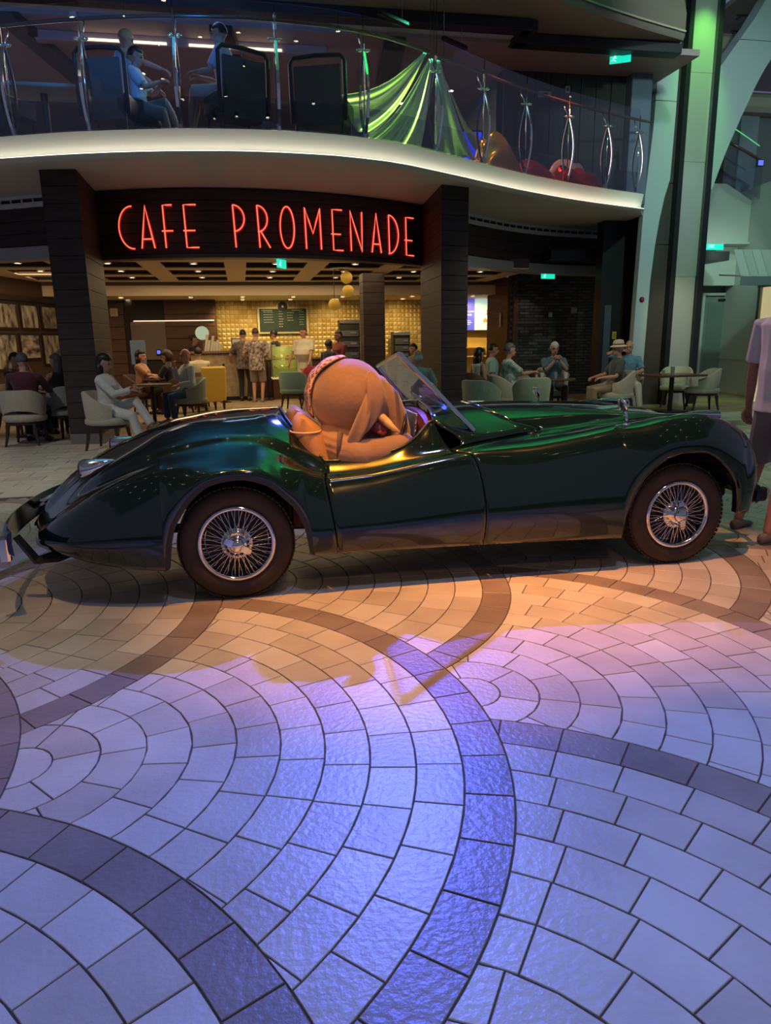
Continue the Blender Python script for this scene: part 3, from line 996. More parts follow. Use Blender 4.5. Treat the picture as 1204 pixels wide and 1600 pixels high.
def glass(name, tint, refl=1.0, rough=0.0, dirt=0.0):
    if name in MATS:
        return MATS[name]
    mt = bpy.data.materials.new(name)
    mt.use_nodes = True
    nt = mt.node_tree
    nt.nodes.remove(nt.nodes['Principled BSDF'])
    out = nt.nodes['Material Output']
    tr, gl, mx, fr_ = nt.nodes.new('ShaderNodeBsdfTransparent'), nt.nodes.new('ShaderNodeBsdfGlossy'), nt.nodes.new('ShaderNodeMixShader'), nt.nodes.new('ShaderNodeFresnel')
    tr.inputs[0].default_value = (*tint, 1)
    gl.inputs['Roughness'].default_value = rough
    gl.inputs['Color'].default_value = (refl, refl, refl, 1)
    ge, mr = nt.nodes.new('ShaderNodeNewGeometry'), nt.nodes.new('ShaderNodeMapRange')
    mr.inputs['To Min'].default_value, mr.inputs['To Max'].default_value = 1.5, 1 / 1.5
    nt.links.new(ge.outputs['Backfacing'], mr.inputs['Value'])
    nt.links.new(mr.outputs[0], fr_.inputs[0])
    nt.links.new(fr_.outputs[0], mx.inputs[0])
    nt.links.new(tr.outputs[0], mx.inputs[1])
    nt.links.new(gl.outputs[0], mx.inputs[2])
    if dirt:
        df, m2 = nt.nodes.new('ShaderNodeBsdfDiffuse'), nt.nodes.new('ShaderNodeMixShader')
        df.inputs[0].default_value = (.6, .62, .65, 1)
        tc, no, rp = nt.nodes.new('ShaderNodeTexCoord'), nt.nodes.new('ShaderNodeTexNoise'), nt.nodes.new('ShaderNodeValToRGB')
        no.inputs['Scale'].default_value = 3
        rp.color_ramp.elements[0].color = (dirt * .4,) * 3 + (1,)
        rp.color_ramp.elements[1].color = (dirt * 1.4,) * 3 + (1,)
        nt.links.new(tc.outputs['Object'], no.inputs['Vector'])
        nt.links.new(no.outputs['Fac'], rp.inputs[0])
        nt.links.new(rp.outputs[0], m2.inputs[0])
        nt.links.new(mx.outputs[0], m2.inputs[1])
        nt.links.new(df.outputs[0], m2.inputs[2])
        nt.links.new(m2.outputs[0], out.inputs[0])
    else:
        nt.links.new(mx.outputs[0], out.inputs[0])
    MATS[name] = mt
    return mt
gm = MB()
gm.add([p + n_ * k for k in (-.003, .003) for p in (A, B, Cc, Dd)], [(0, 1, 2, 3), (7, 6, 5, 4), (0, 4, 5, 1), (1, 5, 6, 2), (2, 6, 7, 3), (3, 7, 4, 0)])
gm.obj('windscreen_glass', glass('windscreen', (.90, .93, .95), 1.0, 0, .035), car)
for yy in (.5, 1.0):
    MB().tube([(1.47, yy, 1.03), (1.42, yy + .03, 1.06), (1.30, yy + .30, 1.14)], .006, 6).obj('wiper', CHROME, car, smooth=180)
MB().ball((1.475, .50, 1.035), .018, 10, 6).obj('wiper_boss', CHROME, car, smooth=180)
# wing mirrors
def mirror(x, y, z):
    m_ = MB().tube([(x, y, z), (x - .005, y, z + .05), (x - .01, y, z + .085), (x - .03, y, z + .105)], [.016, .009, .008, .008], 8)
    m_.ball((x, y, z), .022, 10, 6, (1.3, 1, .6))
    o = m_.obj('wing_mirror', CHROME, car, smooth=180)
    R = Matrix.Rotation(-.35, 3, 'Y')
    MB().ball((x - .035, y, z + .125), .052, 14, 8, (.35, 1, 1), R).obj('mirror_head', CHROME, o, smooth=180)
mirror(2.53, .135, .935)
mirror(2.46, 1.385, .935)
# side lamp pods on the wings
for y in (.165, DC * 2 - .165):
    R = []
    for t in np.linspace(0, 1, 9):
        r = .030 * math.sin(min(t * 1.2, 1) * pi / 2) ** .8 + .003
        R.append([(2.945 + .265 * t, y + r * math.cos(a), .988 + r * 1.0 * math.sin(a) - .018 * t) for a in [2 * pi * k / 12 for k in range(12)]])
    o = MB().loft(R).obj('side_lamp', CHROME, car, smooth=60)
    MB().ball((3.212, y, .970), .028, 10, 6, (.4, 1, 1)).obj('lens', mat('lamp_lens', (.8, .75, .65), .15), o, smooth=180)
# tail lamps: chrome teardrops with red lenses
for y in (.245, DC * 2 - .245):
    R = []
    for t, r, dz in ((0, .050, -.005), (.08, .058, -.006), (.3, .055, -.003), (.6, .04, .012), (.85, .02, .027), (1, .004, .036)):
        R.append([(-.852 + .19 * t, y + r * math.cos(a), .797 + dz + r * (1.0 if math.sin(a) > 0 else 1.3 - t * .8) * math.sin(a)) for a in [2 * pi * k / 14 for k in range(14)]])
    o = MB().loft(R).obj('tail_lamp', CHROME, car, smooth=60)
    MB().lathe([(.002, -.014), (.03, -.011), (.046, -.003), (.048, .004)], (-.855, y, .792), 'X', 14).obj('lens', mat('red_lens', (.10, .012, .012), .12), o, smooth=60)
# bumpers
def bumper_bar(name, x0, bow, z, y0, y1, wrap, m):
    R = []
    for i in range(25):
        t = i / 24
        y = lerp(y0, y1, t)
        x = x0 + bow * (1 - (2 * t - 1) ** 2) + wrap * abs(2 * t - 1) ** 6
        R.append([(x + math.copysign(1, bow) * a, y, z + b) for a, b in ((-.014, -.068), (.006, -.060), (.022, -.024), (.022, .024), (.006, .060), (-.014, .068), (-.008, .0))])
    return MB().loft(R).obj(name, m, car, smooth=50, fix=True)
NAVY_REFLECTION = mat('bumper_reflection', (.085, .085, .15), .10, 1.0)  # chrome with its dark blue reflection put into the base colour
rb = bumper_bar('rear_bumper', -1.245, -.10, .435, -.02, 2 * DC + .02, .04, NAVY_REFLECTION)
MB().box((-1.245, .0, .40), (.06, .05, .15), b=.02).obj('overrider', CHROME, rb)
MB().box((-1.262, -.005, .335), (.07, .03, .07), b=.01).obj('reflector', mat('clear_plastic', (.5, .48, .44), .2), rb)
MB().box((-1.245, 2 * DC, .40), (.06, .05, .15), b=.02).obj('overrider', CHROME, rb)
MB().tube([(-1.34, .95, .44), (-1.20, .95, .50)], .022, 8).obj('exhaust_stay', CHROME, rb, smooth=180)
for y in (.3, 2 * DC - .3):
    MB().tube([(-1.27, y, .40), (-1.175, y, .245), (-1.06, y, .26), (-.9, y, .32)], [.024, .03, .038, .04], 4).obj('bumper_iron', BLACK, car)
fb = bumper_bar('front_bumper', 3.66, .08, .40, .20, 2 * DC - .20, -.05, NAVY_REFLECTION)
MB().box((3.62, .26, .385), (.20, .06, .10), b=.015).obj('bumper_iron', BLACK, fb)
MB().box((3.62, 2 * DC - .26, .385), (.20, .06, .10), b=.015).obj('bumper_iron', BLACK, fb)
# nose: headlamps and oval slatted grille
gr = MB().ball((3.50, DC, .62), .27, 20, 12, (.16, .62, 1.0)).obj('grille', BLACK, car, smooth=180)
for k in range(9):
    y = DC + (k - 4) * .033
    h = .24 * math.sqrt(max(0, 1 - ((k - 4) * .033 / .165) ** 2))
    MB().tube([(3.535, y, .62 - h), (3.552, y, .62), (3.535, y, .62 + h)], .007, 6).obj('grille_bar', CHROME, gr, smooth=180)
for y in (DC - .36, DC + .36):
    hl = MB().lathe([(.095, -.10), (.10, 0), (.092, .012)], (3.46, y, .66), 'X', 24).obj('headlamp', CHROME, car, smooth=40)
    MB().lathe([(.092, .012), (.06, .03), (.001, .036)], (3.46, y, .66), 'X', 24).obj('lens', mat('headlamp_glass', (.6, .6, .62), .08), hl, smooth=60)
# cockpit: floor tub, seats, dash, steering wheel
MB().box((.85, DC, .40), (1.0, 1.16, .06), b=.01).obj('cockpit_floor', mat('carpet_black', (.015, .012, .012), .9), car)
tub = MB()
for sg in (1, -1):
    tub.box((.85, DC - sg * .575, .56), (1.0, .03, .36), b=.008)
tub.box((.34, DC, .62), (.03, 1.1, .5), b=.01)
tub.obj('door_trim', mat('red_leather', (.10, .018, .016), .45, bump=.1, bscale=120), car)
def seat(y):
    st = bpy.data.objects.new('seat', None)
    COL.objects.link(st); st.parent = car; st.location = (.40, y, .46)
    MB().box((.36, 0, .06), (.50, .48, .16), b=.05).obj('cushion', LEATHER, st, smooth=40)
    R = []
    for t in np.linspace(0, 1, 9):
        z = lerp(.05, .575, t)
        x = lerp(.21, .055, t)
        hw = .25 * (1 - .10 * max(0, t - .7) / .3)
        th = .095 * (1.0 if t < .85 else math.cos((t - .85) / .15 * 1.35))
        R.append([(x + th * math.sin(a) * (1 + .12 * math.cos(a)), hw * (abs(math.cos(a)) ** .5) * math.copysign(1, math.cos(a)), z) for a in [2 * pi * k / 20 for k in range(20)]])
    MB().loft(R).obj('backrest', LEATHER, st, smooth=60)
    MB().tube([(.068 + .097 * math.sin(a), .250 * (abs(math.cos(a)) ** .5) * math.copysign(1, math.cos(a)), .490) for a in [2 * pi * k / 32 for k in range(32)]], .006, 5, loop=True).obj('piping', mat('cream_piping', (.70, .52, .36), .5), st, smooth=180)
seat(.475)
seat(1.05)
dash = MB()
R = []
for i in range(15):
    t = i / 14
    y = lerp(.27, 2 * DC - .27, t)
    zt = 1.03 - .10 * abs(2 * t - 1) ** 3
    R.append([(1.225, y, .80), (1.215, y, zt - .05), (1.235, y, zt), (1.30, y, zt - .002), (1.30, y, .80)])
dash.loft(R, True, True)
dash = dash.obj('dashboard', mat('oxblood_leather', (.13, .016, .014), .35, bump=.1, bscale=150), car, fix=True)
MB().box((1.205, .70, .935), (.02, .44, .17), b=.004, ry=.06).obj('instrument_panel', mat('engine_turned', (.62, .60, .62), .22, 1.0, bump=1.0, bscale=55), dash)
for y, r in ((.95, .045), (1.08, .045)):
    g_ = MB().lathe([(r, .0), (r + .006, -.008), (r, -.014)], (1.222, y, .93), 'X', 20).obj('gauge', CHROME, dash, smooth=40)
    MB().lathe([(.001, -.004), (r, -.003)], (1.222, y, .93), 'X', 20).obj('dial', mat('dial_face', (.75, .72, .66), .4), g_)
sw = bpy.data.objects.new('steering_wheel', None)
COL.objects.link(sw); sw.parent = car; sw.location = (1.06, .50, .87); sw.rotation_euler = (0, -1.15, 0)
MB().tube([(.17 * math.cos(a), .17 * math.sin(a), 0) for a in [2 * pi * k / 36 for k in range(36)]], .011, 8, loop=True).obj('rim', mat('wheel_black', (.02, .015, .012), .35), sw, smooth=180)
for a in (0, 2.09, 4.19):
    MB().tube([(0, 0, -.02), (.17 * math.cos(a), .17 * math.sin(a), 0)], .007, 6).obj('spoke', CHROME, sw, smooth=180)
MB().tube([(0, 0, .0), (0, 0, -.25)], .018, 8).obj('column', BLACK, sw, smooth=180)
# ------------------------------------------------------------------ red neon sign on the fascia
NEON = mat('red_neon', (1, .2, .1), .4, emit=(1.0, .17, .09), estr=1.35)
CHAN = mat('letter_channel', (.45, .02, .02), .5, emit=(1.0, .02, .04), estr=.12)
def arcp(cx, cz, rx, rz, a0, a1, n=12):
    return [(cx + rx * math.cos(math.radians(lerp(a0, a1, i / n))), cz + rz * math.sin(math.radians(lerp(a0, a1, i / n)))) for i in range(n + 1)]
GLY = {
 'C': [arcp(1.0, .5, 1.0, .5, 88, 272, 18)],
 'A': [[(0, 0), (.46, 1), (1, 0)], [(.14, .22), (.86, .22)]],
 'F': [[(.25, 0), (.20, 1), (1, 1)], [(0, .40), (.95, .40)]],
 'E': [[(1, 1), (.12, 1), (.18, 0), (1.05, 0)], [(0, .40), (.85, .40)]],
 'P': [[(.2, 0), (.1, 1)] + arcp(.1, .69, .85, .31, 90, -90, 12)],
 'R': [[(.2, 0), (.1, 1)] + arcp(.1, .69, .75, .31, 90, -90, 12), [(.3, .40), (1, 0)]],
 'O': [arcp(.5, .5, .5, .5, 0, 360, 28)],
 'M': [[(.1, 0), (.05, 1), (.52, .38), (.95, 1), (1, 0)]],
 'N': [[(.05, 0), (.0, 1), (.95, 0), (.95, 1)]],
 'D': [[(.12, 0), (.05, 1)] + arcp(.05, .5, .95, .5, 90, -90, 16)],
}
sign = thing('neon_sign', 'red neon lettering of the cafe on the curved dark plank fascia', 'sign', (0, 12.6, 2.98))
LET = [('C', -1.832, -1.61), ('A', -1.487, -1.278), ('F', -1.145, -.962), ('E', -.808, -.587), ('P', -.032, .171), ('R', .35, .562), ('O', .736, .966), ('M', 1.134, 1.419), ('E', 1.598, 1.798), ('N', 1.943, 2.17), ('A', 2.348, 2.53), ('D', 2.671, 2.882), ('E', 3.018, 3.207)]
for ch, x0, x1 in LET:
    ca, tu = MB(), MB()
    for st in GLY[ch]:
        def at(o):
            out = []
            for i, (u, v) in enumerate(st):
                pts = [(u, v)]
                if i + 1 < len(st):
                    pts = [(lerp(u, st[i + 1][0], t), lerp(v, st[i + 1][1], t)) for t in (0, .5)]
                for uu, vv in pts:
                    x = lerp(x0, x1, uu)
                    out.append((x, fas_y(x) - 12.6 - o, .005 + .645 * vv))
            return out
        P, Q = at(.035), at(.082)
        loop = ch == 'O'
        if loop:
            P, Q = P[:-2], Q[:-2]
        ca.tube(P, .030, 6, flat=.8, loop=loop)
        tu.tube(Q, .0105, 6, loop=loop)
    c = ca.obj('letter', CHAN, sign, smooth=40)
    tu.obj('neon_tube', NEON, c, smooth=180)
# ------------------------------------------------------------------ people
def remesh(mb, voxel, smooth=3):
    me = mb.mesh('tmp', [])
    o = bpy.data.objects.new('tmp', me)
    COL.objects.link(o)
    r = o.modifiers.new('r', 'REMESH')
    r.mode, r.voxel_size = 'VOXEL', voxel
    s = o.modifiers.new('s', 'SMOOTH')
    s.factor, s.iterations = .5, smooth
    dg = bpy.context.evaluated_depsgraph_get()
    ev = o.evaluated_get(dg)
    m2 = ev.to_mesh()
    nv, npoly = len(m2.vertices), len(m2.polygons)
    co = np.empty(nv * 3, dtype=np.float32)
    m2.vertices.foreach_get('co', co)
    v = co.reshape(-1, 3).tolist()
    f = [tuple(p.vertices) for p in m2.polygons]
    ev.to_mesh_clear()
    bpy.data.objects.remove(o)
    bpy.data.meshes.remove(me)
    out = MB()
    out.v, out.f, out.m = [tuple(q) for q in v], f, [0] * len(f)
    return out
SKIN = {'fair': mat('skin_fair', (.58, .34, .25), .5), 'tan': mat('skin_tan', (.42, .23, .15), .5), 'red': mat('skin_ruddy', (.50, .25, .18), .5), 'brown': mat('skin_brown', (.20, .10, .065), .5)}
EYE, LIP = mat('eye_dark', (.02, .015, .012), .2), mat('lip', (.32, .11, .09), .5)
HAIRM = {'black': mat('hair_black', (.010, .008, .007), .45), 'brown': mat('hair_brown', (.045, .025, .015), .5), 'grey': mat('hair_grey', (.22, .21, .20), .55), 'white': mat('hair_white', (.55, .54, .51), .6), 'blond': mat('hair_blond', (.38, .25, .11), .5), 'darkgrey': mat('hair_darkgrey', (.10, .095, .09), .55)}
def cloth(name, c, c2=None, scale=8, rough=.8, detail=2):
    return mat(name, c, rough, col2=c2, scale=scale, sheen=.2, bump=.15, bscale=14, detail=detail)
def ik(a, b, l1, l2, pole):
    a, b = Vector(a), Vector(b)
    d = b - a
    L = min(d.length, (l1 + l2) * .999)
    b = a + d.normalized() * L
    x = (l1 * l1 - l2 * l2 + L * L) / (2 * L)
    h = math.sqrt(max(l1 * l1 - x * x, 0))
    dn = d.normalized()
    p = Vector(pole) - dn * Vector(pole).dot(dn)
    p = p.normalized() if p.length > 1e-6 else Vector((0, 0, 1))
    return a + dn * x + p * h, b
def hand(mb, wrist, direc, side, up, curl=.5, sc=1.0):
    """palm, four fingers and a thumb; up = back of the hand"""
    d = Vector(direc).normalized()
    u = Vector(up); u = (u - d * u.dot(d)).normalized()
    l = u.cross(d) * side
    W = Vector(wrist)
    rings = []
    for t, hw, hh in ((-.01, .026, .020), (.02, .034, .016), (.06, .042, .014), (.092, .041, .012)):
        c = W + d * t * sc
        rings.append([c + l * hw * sc * math.cos(a) + u * hh * sc * math.sin(a) for a in [2 * pi * k / 10 for k in range(10)]])
    mb.loft(rings)
    for k, (off, ln) in enumerate(((.031, .070), (.011, .080), (-.010, .074), (-.030, .058))):
        P = W + d * .086 * sc + l * off * sc
        path, r, ang = [P], [.0095 * sc], 0
        for s_ in (.45, .32, .23):
            ang += curl * 1.1
            P = P + (d * math.cos(ang) - u * math.sin(ang)) * ln * s_ * sc
            path.append(P)
            r.append(r[-1] * .9)
        mb.tube(path, r, 6, round_ends=True)
    P = W + d * .022 * sc + l * .030 * sc
    path = [P, P + (l * .6 + d * .75 - u * .2).normalized() * .042 * sc, P + (l * .45 + d * .9 - u * .35).normalized() * .075 * sc, P + (l * .3 + d * .95 - u * .5).normalized() * .098 * sc]
    mb.tube(path, [.013 * sc, .011 * sc, .0095 * sc, .008 * sc], 6, round_ends=True)

def person(label, loc, rz=0.0, sit=None, h=1.0, lean=0.0, side_lean=0.0, look=(0, 0), hands=None, feet=None, skin='fair', hair=('short', 'brown'), top=None, sleeve='short',
           bottom=None, legs='long', shoes=None, belly=0.0, female=False, group=None, curl=.5, voxel=.013, poles=None, hat=None, extra=None, hem=0.0, knees=None, wide=1.0, name='person'):
    """local frame: x forward, y to the person's left, z up; sit = seat height or None"""
    root = thing(name, label, 'person', loc, rz, group)
    S = h
    ph = (sit + .105) if sit is not None else .93 * S
    pel = Vector((0, 0, ph))
    Rt = Matrix.Rotation(side_lean, 3, 'X') @ Matrix.Rotation(lean, 3, 'Y')
    T = lambda x, y, z: pel + Rt @ Vector((x * S, y * S, z * S))
    body, shirt, pants, bare = MB(), MB(), MB(), MB()
    bw = (.92 if female else 1.0) * wide
    def ring(z, rx, ry, x=0.0, inf=0.0):
        return [T(x + (rx + inf) * math.cos(a), (ry + inf) * math.sin(a), z) for a in [2 * pi * k / 16 for k in range(16)]]
    prof = [(-.10, .09, .13, 0), (-.03, .12, .165, 0), (.05, .125 + belly * .4, .165, belly * .4), (.16, .112 + belly, .145 * bw + belly * .5, .005 + belly * .6), (.27, .115 + belly * .6, .155 * bw + belly * .3, .01 + belly * .4), (.37, .122, .172 * bw, .01), (.45, .105, .185 * bw, 0), (.495, .075, .13 * bw, -.005), (.53, .055, .065, 0)]
    if female:
        prof[4] = (.27, .115, .135, .02); prof[5] = (.35, .135, .155, .03)
    body.loft([ring(z, rx - .012, ry - .012, x) for z, rx, ry, x in prof])
    if top:
        lo = 1 if hem >= 0 else 0
        pr = [(min(-.10 - hem, -.06), .13, .175, .0)] + prof[2 if sit is not None else 1:8] + [(.525, .058, .075, 0)]
        shirt.loft([ring(z, rx, ry, x, .014) for z, rx, ry, x in pr])
    # neck and head
    nb, hc = T(0, 0, .51), None
    yaw, pitch = look
    hc = T(.02, 0, .51) + Vector((0, 0, .165 * S)) + Rt @ Vector((.012, 0, 0))
    Rh = Matrix.Rotation(yaw, 3, 'Z') @ Matrix.Rotation(pitch, 3, 'Y')
    Hp = lambda x, y, z: hc + Rh @ Vector((x, y, z))
    body.tube([T(-.01, 0, .46), T(0, 0, .53), hc + Vector((-.01, 0, -.06))], [.062, .052, .056], 10)
    body.ball(hc + Rh @ Vector((-.012, 0, .02)), 1, 14, 10, (.098, .077, .108), Rh)
    body.ball(hc + Rh @ Vector((.022, 0, -.045)), 1, 12, 8, (.072, .060, .074), Rh)
    body.ball(hc + Rh @ Vector((.060, 0, -.088)), 1, 8, 6, (.030, .030, .024), Rh)
    body.tube([Hp(.080, 0, .018), Hp(.094, 0, -.005), Hp(.108, 0, -.028)], [.009, .012, .016], 8, round_ends=True)
    for sg in (1, -1):
        body.ball(Hp(-.012, sg * .080, -.008), 1, 8, 6, (.020, .010, .032), Rh)
    body.tube([Hp(.080, -.045, .028), Hp(.088, 0, .026), Hp(.080, .045, .028)], .011, 6)
    # arms
    sh = {1: T(0, .185 * bw + .005, .445), -1: T(0, -.185 * bw - .005, .445)}
    hands = hands or {}
    up_l, fo_l = .29 * S, .255 * S
    wr = {}
    for sg, key in ((1, 'L'), (-1, 'R')):
        tgt = hands.get(key)
        tgt = Vector(tgt) if tgt else sh[sg] + Vector((.06, sg * .08, -.52 * S))
        pole = (poles or {}).get(key, (-.5, sg * .55, -.6))
        el, w = ik(sh[sg], tgt, up_l, fo_l, pole)
        wr[key] = (w, (w - el).normalized(), sg)
        arm = [T(0, sg * .10, .45), sh[sg], sh[sg].lerp(el, .5), el, el.lerp(w, .35), w]
        body.tube(arm, [.055, .053, .046, .039, .040, .027], 10, round_ends=True)
        if top and sleeve != 'none':
            if sleeve == 'short':
                shirt.tube([T(0, sg * .10, .44), sh[sg], sh[sg].lerp(el, .45), sh[sg].lerp(el, .82)], [.070, .071, .066, .066], 12)
            else:
                shirt.tube([T(0, sg * .10, .44), sh[sg], sh[sg].lerp(el, .5), el, el.lerp(w, .5), el.lerp(w, .93)], [.070, .069, .062, .056, .052, .042], 12)
        elif top:
            shirt.tube([T(0, sg * .07, .40), T(0, sg * .09, .47), T(0, sg * .09, .49)], [.05, .045, .03], 8)
    # legs
    hip = {1: pel + Vector((0, .095, -.02)), -1: pel + Vector((0, -.095, -.02))}
    feet = feet or {}
    th, shn = .43 * S, .43 * S
    ank = {}
    for sg, key in ((1, 'L'), (-1, 'R')):
        ft = feet.get(key)
        if ft is None:
            ft = (.0, sg * .10, 0) if sit is None else (.42, sg * .13, 0)
        tgt = Vector((ft[0], ft[1], ft[2] + .085))
        kn, an = ik(hip[sg], tgt, th, shn, (knees or {}).get(key, (1, sg * .12, .25)))
        ank[key] = (an, ft)
        leg = [hip[sg] + Vector((0, 0, .03)), hip[sg].lerp(kn, .4), kn, kn.lerp(an, .35), an]
        rr = [.088, .078, .056, .053, .036]
        body.tube(leg, rr, 10, round_ends=True)
        if bottom:
            if legs == 'long':
                pants.tube([leg[0], leg[1], kn, kn.lerp(an, .5), kn.lerp(an, .96)], [.104, .094, .074, .066, .062], 12)
            elif legs == 'short':
                pants.tube([leg[0], leg[1], hip[sg].lerp(kn, .75), hip[sg].lerp(kn, 1.02)], [.106, .100, .096, .094], 12)
    if bottom:
        pants.loft([ring(z, rx, ry, x, .010) for z, rx, ry, x in prof[:4]])
    b = remesh(body, voxel)
    for key in ('L', 'R'):
        w, d, sg = wr[key]
        upv = (hands.get(key + 'up') if hands else None) or (Rt @ Vector((.2, 0, 1)) if abs(d.z) < .8 else Vector((.3, sg, 0)))
        hand(b, w, d, sg, upv, curl)
    # eyes and mouth
    b.mi = 1
    for sg in (1, -1):
        b.ball(Hp(.083, sg * .031, .008), 1, 8, 6, (.010, .014, .008), Rh)
        b.tube([Hp(.090, sg * .018, .026), Hp(.088, sg * .034, .029), Hp(.078, sg * .048, .025)], .0045, 5)
    b.mi = 2
    b.ball(Hp(.088, 0, -.058), 1, 8, 6, (.012, .024, .007), Rh)
    b.obj('body', [SKIN[skin], EYE if hair[1] not in ('white', 'grey') else EYE, LIP], root, smooth=180)
    if top:
        remesh(shirt, voxel, 2).obj('top', top, root, smooth=180)
    if bottom:
        remesh(pants, voxel, 2).obj('trousers' if legs == 'long' else 'shorts', bottom, root, smooth=180)
    for key in ('L', 'R'):
        an, ft = ank[key]
        if shoes is None:
            m_ = SKIN[skin]
        else:
            m_ = shoes
        ang = ft[3] if len(ft) > 3 else 0
        R3 = Matrix.Rotation(ang, 3, 'Z')
        rings = []
        for t, hw, hh in ((-.075, .022, .05), (-.06, .036, .075), (.0, .040, .085), (.07, .044, .062), (.13, .048, .045), (.175, .040, .036), (.195, .02, .024)):
            rings.append([Vector((an.x, an.y, an.z - .085)) + R3 @ Vector((t, hw * math.cos(a), max(0, hh * .5 + hh * .5 * math.sin(a)))) for a in [2 * pi * k / 10 for k in range(10)]])
        MB().loft(rings).obj('shoe' if shoes else 'foot', m_, root, smooth=60)
    # hair
    st, hcol = hair
    if st != 'bald':
        hm = MB()
        rows = []
        rs = np.random.RandomState(int(abs(loc[0] * 77 + loc[1] * 31)) % 999)
        n, m_ = 22, 14
        for i in range(m_ + 1):
            t = pi * min(max(i, .06), m_ - .06) / m_
            row = []
            for j in range(n):
                a = 2 * pi * j / n
                d = Vector((math.sin(t) * math.cos(a), math.sin(t) * math.sin(a), math.cos(t)))
                face = d.x > .12 and d.z < (.42 if st != 'fringe' else .9)
                low = d.z < (-.35 if st in ('short', 'crop') else -.6)
                k = 1.13 if st in ('short', 'bun') else 1.07 if st == 'crop' else 1.22 if st == 'long' else 1.45
                if st == 'fringe' and d.z > .25:
                    k = .85
                elif st == 'fringe':
                    k = 1.05
                if st == 'curly':
                    k += rs.uniform(-.10, .10)
                if face:
                    k = .82
                if low and st in ('short', 'crop', 'fringe', 'bun'):
                    k = .80
                row.append(Hp(-.012 + d.x * .098 * k, d.y * .079 * k, .020 + d.z * .108 * (k if d.z > 0 else min(k, 1.05))))
            rows.append(row)
        hm.loft(rows)
        if st == 'long':
            ln = .26
            R_ = []
            for t, w_, th_ in ((0, .088, .075), (.3, .10, .07), (.65, .10, .055), (1, .07, .03)):
                c = Hp(-.035, 0, .0) + Vector((-.01, 0, -ln * t)) + (Rt @ Vector((-.03 * t, 0, 0)))
                R_.append([c + Rh @ Vector((th_ * math.cos(a), w_ * math.sin(a), 0)) for a in [2 * pi * k / 14 for k in range(14)]])
            hm.loft(R_)
        if st == 'bun':
            hm.ball(Hp(-.115, 0, .06), .05, 10, 8)
        hm.obj('hair', HAIRM[hcol], root, smooth=180)
    if hat:
        ht = MB()
        if hat[0] == 'bucket':
            ht.lathe([(.155, .0), (.150, .012), (.108, .03), (.102, .07), (.088, .115), (.05, .13), (.001, .132)], n=24)
        else:
            ht.lathe([(.104, .0), (.104, .05), (.08, .085), (.001, .10)], n=20)
            ht.loft([[Vector((.06 + .12 * t, .085 * math.cos(a) * (1 - .35 * t), .008 * math.sin(a) + .004)) for a in [2 * pi * k / 10 for k in range(10)]] for t in (0, .5, 1)])
        ht.v = [tuple(hc + Rh @ (Vector(p) + Vector((-.012, 0, .045)))) for p in ht.v]
        ht.obj('hat', hat[1], root, smooth=50)
        if hat[0] == 'bucket':
            hb = MB().lathe([(.1085, .034), (.107, .058)], n=24)
            hb.v = [tuple(hc + Rh @ (Vector(p) + Vector((-.012, 0, .045)))) for p in hb.v]
            hb.obj('hat_band', mat('hat_band', (.10, .09, .08), .8), root)
    root['_wr'] = 0
    del root['_wr']
    return root, {k: root.matrix_basis @ v[0] for k, v in wr.items()}, Hp
# ------------------------------------------------------------------ cafe furniture
BEIGE = mat('beige_fabric', (.38, .335, .255), .75, col2=(.42, .375, .29), scale=30, sheen=.2)
SAGE = mat('sage_fabric', (.26, .30, .20), .75, col2=(.30, .34, .24), scale=30, sheen=.2)
TEAL = mat('teal_fabric', (.13, .22, .19), .75, sheen=.2)
REDF = mat('red_fabric', (.30, .02, .02), .7, sheen=.2)
YELF = mat('mustard_fabric', (.62, .40, .05), .7, sheen=.2)
LEG = mat('wenge_leg', (.030, .018, .014), .45)
TOPW = mat('table_walnut', (.085, .048, .03), .3, col2=(.12, .07, .045), scale=5, stretch=(1, 8, 1))
def armchair(label, m, loc, rz, gap=True, group=None, hgt=.84):
    """tub chair, seat facing local +x"""
    c = thing('tub_chair', label, 'chair', loc, rz, group)
    R = []
    n = 28
    for i in range(n + 1):
        a = math.radians(lerp(52, 308, i / n))
        u = abs(i / n * 2 - 1)
        top = hgt - (hgt - .64) * smooth01(max(0, u - .25) / .75) ** 1.1
        bot = .40 + (.13 * max(0, 1 - (u / .55) ** 2) ** .5 if gap and u < .55 else 0)
        r0, fl = .285, .03
        cx, cy = math.cos(a), math.sin(a) * 1.04
        th = .055
        R.append([((r0) * cx, r0 * cy, bot), ((r0 + fl) * cx, (r0 + fl) * cy, top - .02), ((r0 + fl - .012) * cx, (r0 + fl - .012) * cy, top - .003), ((r0 + fl - th + .01) * cx, (r0 + fl - th + .01) * cy, top), ((r0 + fl - th) * cx, (r0 + fl - th) * cy, top - .02), ((r0 - th) * cx, (r0 - th) * cy, bot)])
    MB().loft(R, True, True).obj('backrest', m, c, smooth=50, fix=True)
    rr = []
    for r, z in ((.20, .355), (.285, .36), (.305, .385), (.305, .43), (.285, .462), (.22, .478), (.05, .482)):
        rr.append([(r * 1.02 * max(-.98, math.cos(a)) + (.03 if math.cos(a) > 0 else 0), r * math.sin(a), z) for a in [2 * pi * k / 24 for k in range(24)]])
    MB().loft(rr).obj('seat', m, c, smooth=60)
    MB().lathe([(.20, .315), (.275, .315), (.28, .33), (.28, .352), (.20, .352)], n=24).obj('seat_frame', LEG, c, smooth=40)
    for sx in (1, -1):
        for sy in (1, -1):
            MB().loft([[(sx * .20 + sx * o + x * w, sy * .19 + sy * o + y * w, z) for x, y in ((-1, -1), (1, -1), (1, 1), (-1, 1))] for z, w, o in ((0, .013, .05), (.16, .018, .02), (.33, .026, 0))]).obj('leg', LEG, c)
    return c
